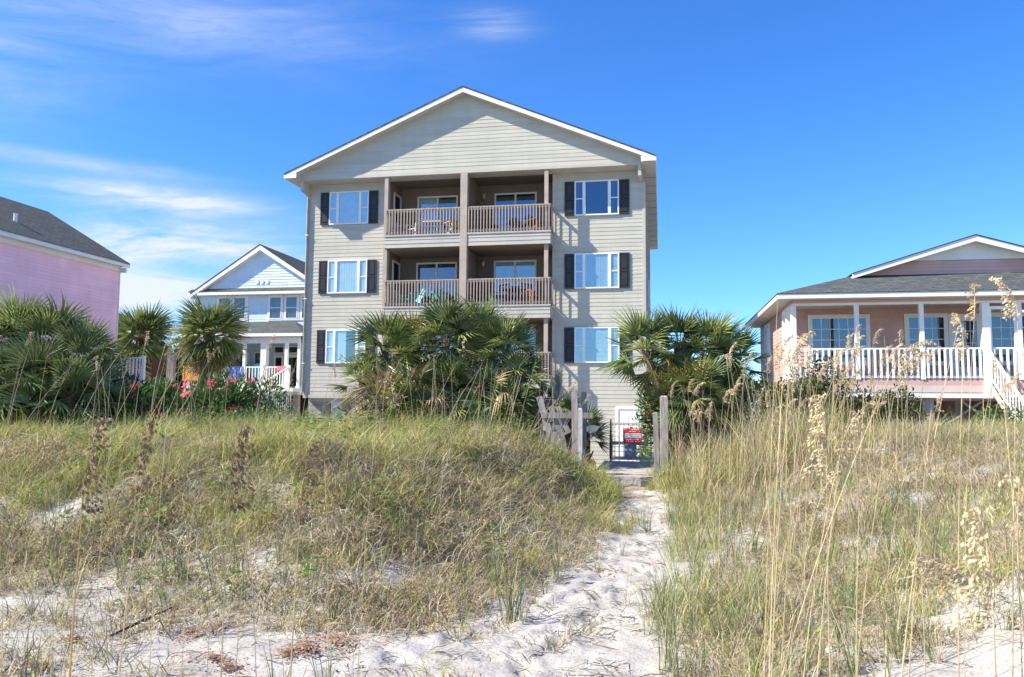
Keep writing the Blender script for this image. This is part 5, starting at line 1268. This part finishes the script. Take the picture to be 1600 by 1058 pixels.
# ------------------------------------------------------------------ sea oats
def head_mesh(seed, length, nb, drop, mt, spread=.10, dens=9, nod=.42):
    """one-sided drooping panicle: rachis along +Z, branchlets hang to one side with flat spikelets"""
    r = random.Random(seed); m = MB()
    rp = [Vector((nod*length*(k/6)**2.2, 0, length*(k/6 - .16*(k/6)**3))) for k in range(7)]
    m.tube(rp, [.0028 - .0003*k for k in range(7)], 3)
    for b in range(nb):
        t = (b+.3)/nb; k = min(int(t*6), 5); o = rp[k].lerp(rp[k+1], t*6-k)
        a = r.gauss(0, .75); L = spread*(1.1-.6*t)*r.uniform(.6, 1.3); d = Vector((math.cos(a), math.sin(a)*.8, .5)).normalized()
        p = o.copy(); pts = [p.copy()]
        for j in range(4): p = p + d*L/4; d = (d + Vector((.05, 0, -drop*.35))).normalized(); pts.append(p.copy())
        m.tube(pts, .001, 3, False)
        for j in range(dens):
            q = pts[1+j % 4].lerp(pts[j % 4], r.random()*.8); q = q + Vector((r.gauss(0, .006), r.gauss(0, .006), r.gauss(0, .006)))
            ax = (d + Vector((r.gauss(0, .5), r.gauss(0, .5), -.5+r.gauss(0, .35)))).normalized(); sl = r.uniform(.016, .026)
            n = ax.cross(Vector((r.gauss(0, 1), r.gauss(0, 1), r.gauss(0, 1)))).normalized(); w = sl*.26; th = ax.cross(n)*sl*.07
            c = q + ax*sl*.5; i = len(m.v); m.v += [tuple(q), tuple(c+n*w), tuple(q+ax*sl), tuple(c-n*w), tuple(c+th), tuple(c-th)]
            for f in ((0,1,4), (1,2,4), (2,3,4), (3,0,4), (1,0,5), (2,1,5), (3,2,5), (0,3,5)): m.f.append(tuple(i+x for x in f)); m.mi.append(0)
    return mesh_of(m, 'seed_head', mt)
HEADS = [head_mesh(400+i, .34 + .05*(i % 3), 24 + 3*(i % 3), .8 + .4*(i % 2), M_SEED, .08 + .015*(i % 2), 11) for i in range(5)]
HEADD = [head_mesh(440+i, .36, 20, .6+.4*i, M_SEEDD, .075, 9, .10) for i in range(2)]
HEADU = head_mesh(460, .46, 22, 1.1, M_SEED, .11, 10, .06)
HEADB = [head_mesh(420+i, .26 + .05*(i % 2), 12, .5, M_SEEDD if i % 2 else M_SEED, .055, 9, .12) for i in range(3)]
def sea_oat(label, base, tip, head=None, rot=0.0, hs=1.0, rad=.003, bend=.12, m=None, group=None, leaves=0, sink=.05, hang=0.0):
    base = Vector(base); tip = Vector(tip); d = tip-base; L = d.length
    s = MB(); n = 8; side = Vector((d.x, d.y, 0)); side = side.normalized() if side.length > .01 else Vector((1, 0, 0))
    pts = [Vector((0, 0, -sink))] + [d*(k/n) + Vector((0, 0, 1))*bend*L*.5*math.sin(PI*k/n) - side*bend*L*.35*math.sin(PI*k/n) for k in range(1, n+1)]
    s.tube(pts, [rad*(1.25 - .75*k/n) for k in range(n+1)], 5)
    for k in (2, 4, 6): s.tube([pts[k]-d*.004, pts[k], pts[k]+d*.004], [rad*.9, rad*1.5, rad*.9], 5)
    o = s.build('sea_oat', m or M_OAT); o.location = base; tag(o, label, 'sea oat', group)
    end = (pts[-1]-pts[-2]).normalized()
    if head is not None:
        h = place(head, 'seed_head', o, pts[-1], (0, 0, 0), hs)
        q = Vector((0, 0, 1)).rotation_difference((end - Vector((0, 0, hang))).normalized()); h.rotation_mode = 'QUATERNION'
        h.rotation_quaternion = q @ Matrix.Rotation(rot, 3, 'Z').to_quaternion()
    R = random.Random(int(base.x*1000)+5)
    for k in range(leaves):
        f = MB(); az = R.uniform(0, 6.28); q = curve_pts(az, R.uniform(.25, .5), .25, 1.6, 5)
        f.strip([p for p in q], Vector((-math.sin(az), math.cos(az), 0)), [.004, .0045, .004, .003, .002, 0]); l = f.build('leaf', m or M_OAT, o); l.location = pts[1 + k % 3]
    return o
def oat_px(label, Y, bx_, tx, ty, **k):
    """stalk at distance Y: foot below photograph column bx_, top at (tx, ty)"""
    d = camray(bx_, 900); x = d.x/d.y*Y; t = camray(tx, ty); t = t*(Y/t.y)
    return sea_oat(label, (x, Y, gz(x, Y)), (t.x, t.y, t.z+CAMZ), **k)
H = HEADS; HB = HEADB
oat_px('near orange stemmed sea oat with brown drooping head at far left', 3.4, 118, 128, 800, head=HEADD[0], rot=-.2, hs=1.3, rad=.005, bend=.02, leaves=2, m=mat('orange_stem', (.55, .33, .13), .7, .2, 6))
oat_px('near thin sea oat with sparse brown head second from left', 3.7, 190, 220, 770, head=HEADD[1], rot=2.0, hs=1.1, rad=.0036, bend=.03)
oat_px('near sea oat with compact dark head left of the picture centre', 3.5, 352, 357, 800, head=HEADD[1], rot=.0, hs=1.25, rad=.0042, bend=.01, leaves=1)
oat_px('near tall sea oat with long narrow head before the house corner', 3.3, 455, 468, 820, head=HEADD[0], rot=1.0, hs=1.1, rad=.0045, bend=.01, leaves=2)
oat_px('bare thin stalk between the two left oats', 3.6, 240, 262, 640, rad=.0022, bend=.02)
oat_px('bare grey stalk at lower left', 3.5, 330, 345, 720, rad=.002, bend=.02, m=M_OATG)
oat_px('bare dark stalk beside the long narrow head', 3.6, 415, 380, 690, rad=.002, bend=.02, m=M_OATG)
oat_px('near sea oat with big fluffy head right of the path', 3.0, 1298, 1292, 745, head=HEADU, rot=2.6, hs=.8, rad=.0032, bend=.02, leaves=2)
oat_px('sea oat leaning left whose head mixes with the fluffy head', 3.2, 1255, 1310, 730, head=H[2], rot=.4, hs=.78, rad=.003, bend=.02)
oat_px('tall pale straw stalk just right of the path', 3.0, 1190, 1226, 545, rad=.0026, bend=.02, leaves=1)
oat_px('second tall pale straw stalk right of the path', 3.1, 1182, 1215, 470, rad=.0022, bend=.01)
oat_px('straw stalk leaning far right across the dune', 3.4, 1170, 1395, 575, head=H[3], rot=-.3, hs=.6, rad=.003, bend=.05)
oat_px('long straw stalk leaning right toward the salmon steps', 3.2, 1400, 1455, 640, rad=.0025, bend=.02)
oat_px('near blurred sea oat with large pale head at lower right', 1.55, 1552, 1553, 985, head=HEADU, rot=2.8, hs=.60, rad=.0026, bend=.0, sink=.3)
oat_px('second near blurred sea oat at the right edge', 1.6, 1580, 1592, 900, head=HEADU, rot=.5, hs=.5, rad=.002, bend=.0, sink=.3)
oat_px('sea oat with golden head hanging sideways over the sand', 2.6, 1385, 1432, 868, head=H[3], rot=.2, hs=.72, rad=.0034, bend=.06, hang=1.0)
oat_px('tall sea oat at the right edge with head against the sky', 3.3, 1570, 1590, 500, head=H[0], rot=2.9, hs=.62, rad=.003, bend=.01)
oat_px('tall leaning oat before the salmon porch door', 3.6, 1490, 1505, 560, head=H[2], rot=1.4, hs=.6, rad=.0026, bend=.02)
oat_px('oat with bending head before the salmon porch railing', 4.2, 1330, 1400, 600, head=H[1], rot=.1, hs=.66, rad=.0028, bend=.03, hang=.3)
oat_px('oat with bending head left of the salmon porch posts', 4.2, 1200, 1235, 580, head=H[4], rot=.4, hs=.7, rad=.0028, bend=.02)
oat_px('thin oat rising to the salmon roof edge', 4.0, 1500, 1522, 500, head=HB[0], rot=1.4, hs=.9, rad=.002, bend=.02)
oat_px('pale straw stalk crossing the salmon steps', 3.4, 1600, 1562, 560, rad=.0022, bend=.01)
oat_px('bare straw stalk at the far lower left edge', 3.5, 12, 5, 905, rad=.0022, bend=.02)
oat_px('thin straw stalk rising beside the far left oat', 3.9, 150, 175, 660, rad=.0018, bend=.02)
oat_px('thin straw stalk left of the compact dark head', 3.8, 290, 312, 700, rad=.0018, bend=.03)
oat_px('slim grey stalk right of the compact dark head', 3.7, 372, 398, 720, rad=.0018, bend=.03, m=M_OATG)
oat_px('slim straw stalk in front of the lower house corner', 3.8, 520, 505, 660, rad=.0018, bend=.02)
oat_px('thin straw stalk rising before the left palmetto foot', 4.0, 560, 590, 640, rad=.0017, bend=.02)
oat_px('fine straw stalk between the fluffy head and the steps', 3.6, 1330, 1352, 560, rad=.002, bend=.02)
oat_px('fine straw stalk bending right over the right dune', 3.7, 1240, 1330, 640, rad=.002, bend=.06)
oat_px('fine grey stalk over the right sand patch', 3.6, 1440, 1425, 650, rad=.002, bend=.02, m=M_OATG)
oat_px('third pale straw stalk right of the path', 3.2, 1205, 1252, 600, rad=.0022, bend=.02)
R5 = random.Random(77)
def many(n, label, group, x0, x1, y0, y1, h0, h1, lean, heads, phead, mset, wrad=.004, leaves=0, hs=(.8, 1.1)):
    for _ in range(n):
        x = R5.uniform(x0, x1); y = R5.uniform(y0, y1); a = R5.gauss(lean[0], lean[1]); h = R5.uniform(h0, h1); z = gz(x, y)
        hd = R5.choice(heads) if R5.random() < phead else None
        ms = R5.choice(mset)
        lb = '%s %s %s %s %s' % ('tall' if h > (h0+h1)/2 else 'short', 'grey' if ms is M_OATG else 'straw coloured', 'leaning' if a > lean[0] else 'upright', label, 'carrying a seed head' if hd else 'without a head')
        sea_oat(lb, (x, y, z), (x + a*h, y + R5.gauss(0, .12)*h, z+h), hd, R5.uniform(-1.2, 1.2), R5.uniform(*hs), wrad*R5.uniform(.7, 1.2), R5.uniform(0, .10), ms, group, leaves)
many(110, 'stalk before the right palms', 'sea oats before the right palms', 2.7, 5.2, 9.5, 13.5, 1.0, 1.8, (.02, .16), H, .45, [M_OAT, M_OAT, M_OATG], .004, 1, (.6, .95))
many(64, 'stalk before the centre palms', 'stalks before the centre palms', -2.8, 1.0, 12.2, 14.2, .8, 1.5, (.16, .24), HB, .10, [M_OATG, M_OATG, M_OAT])
many(30, 'stalk before the dark left palms', 'stalks before the left palms', -8.2, -5.0, 10.8, 12.6, .8, 1.5, (.22, .22), HB, .35, [M_OATG, M_OAT])
many(24, 'stalk before the oleanders', 'stalks before the oleanders', -5.4, -3.0, 10.5, 13, .8, 1.5, (.16, .2), HB, .4, [M_OAT, M_OATG])
many(34, 'stalk below the salmon porch', 'sea oats before the salmon porch', 4.6, 9.0, 9, 13, .5, 1.15, (.10, .2), H, .4, [M_OAT, M_OAT, M_OATG], .0035, 0, (.5, .8))
many(22, 'stalk in the near right grass', 'stalks in the near right grass', 1.5, 3.4, 5.0, 8.5, .6, 1.15, (.12, .18), H, .2, [M_OAT], .0034)
many(12, 'stalk in the near left grass', 'stalks in the near left grass', -4.5, .2, 6.2, 9, .5, .95, (.06, .15), HB, .3, [M_OAT, M_OATG], .003)
# pampas-like plume behind the handrail
def plume():
    P = thing('plume_grass', 'silvery feathery plume grass behind the broken handrail', 'grass clump', (1.0, 17.0, gz(1.0, 17.0)))
    r = random.Random(3); m = MB()
    for k in range(420):
        a = r.uniform(0, 6.28); s = Vector((math.cos(a)*.10*r.random(), math.sin(a)*.1*r.random(), 1.2+.7*r.random()**1.0)); q = curve_pts(a, .22, .4, 1.2, 3)
        m.strip([s+p for p in q], Vector((-math.sin(a), math.cos(a), 0)), [.004, .004, .003, 0])
    m.build('plume', mat('silver_plume', (.50, .45, .38), .9, .2, 5, trans=.2), P)['kind'] = 'stuff'
    m = MB(); m.tube([(0, 0, -.1), (0, .02, .8), (.02, 0, 1.7)], [.012, .01, .006], 5); m.build('stem', M_OATG, P)
    m = MB()
    for k in range(46):
        a = r.uniform(0, 6.28); q = curve_pts(a, r.uniform(.6, 1.1), .2, 1.2, 5); m.strip(q, Vector((-math.sin(a), math.cos(a), 0)), [.006, .006, .005, .004, .002, 0])
    m.build('leaf_tuft', M_GGRY, P)['kind'] = 'stuff'
plume()
s = MB(); s.tube([(-.28, 0, .02), (0, .01, .05), (.28, -.01, .09)], [.010, .012, .006], 5)
o = s.build('driftwood_stick', M_TWIG); o.location = (-2.68, 5.9, gz(-2.68, 5.9)); o.rotation_euler = (0, 0, 1.2); tag(o, 'dark stick lying on the sand at lower left', 'stick')
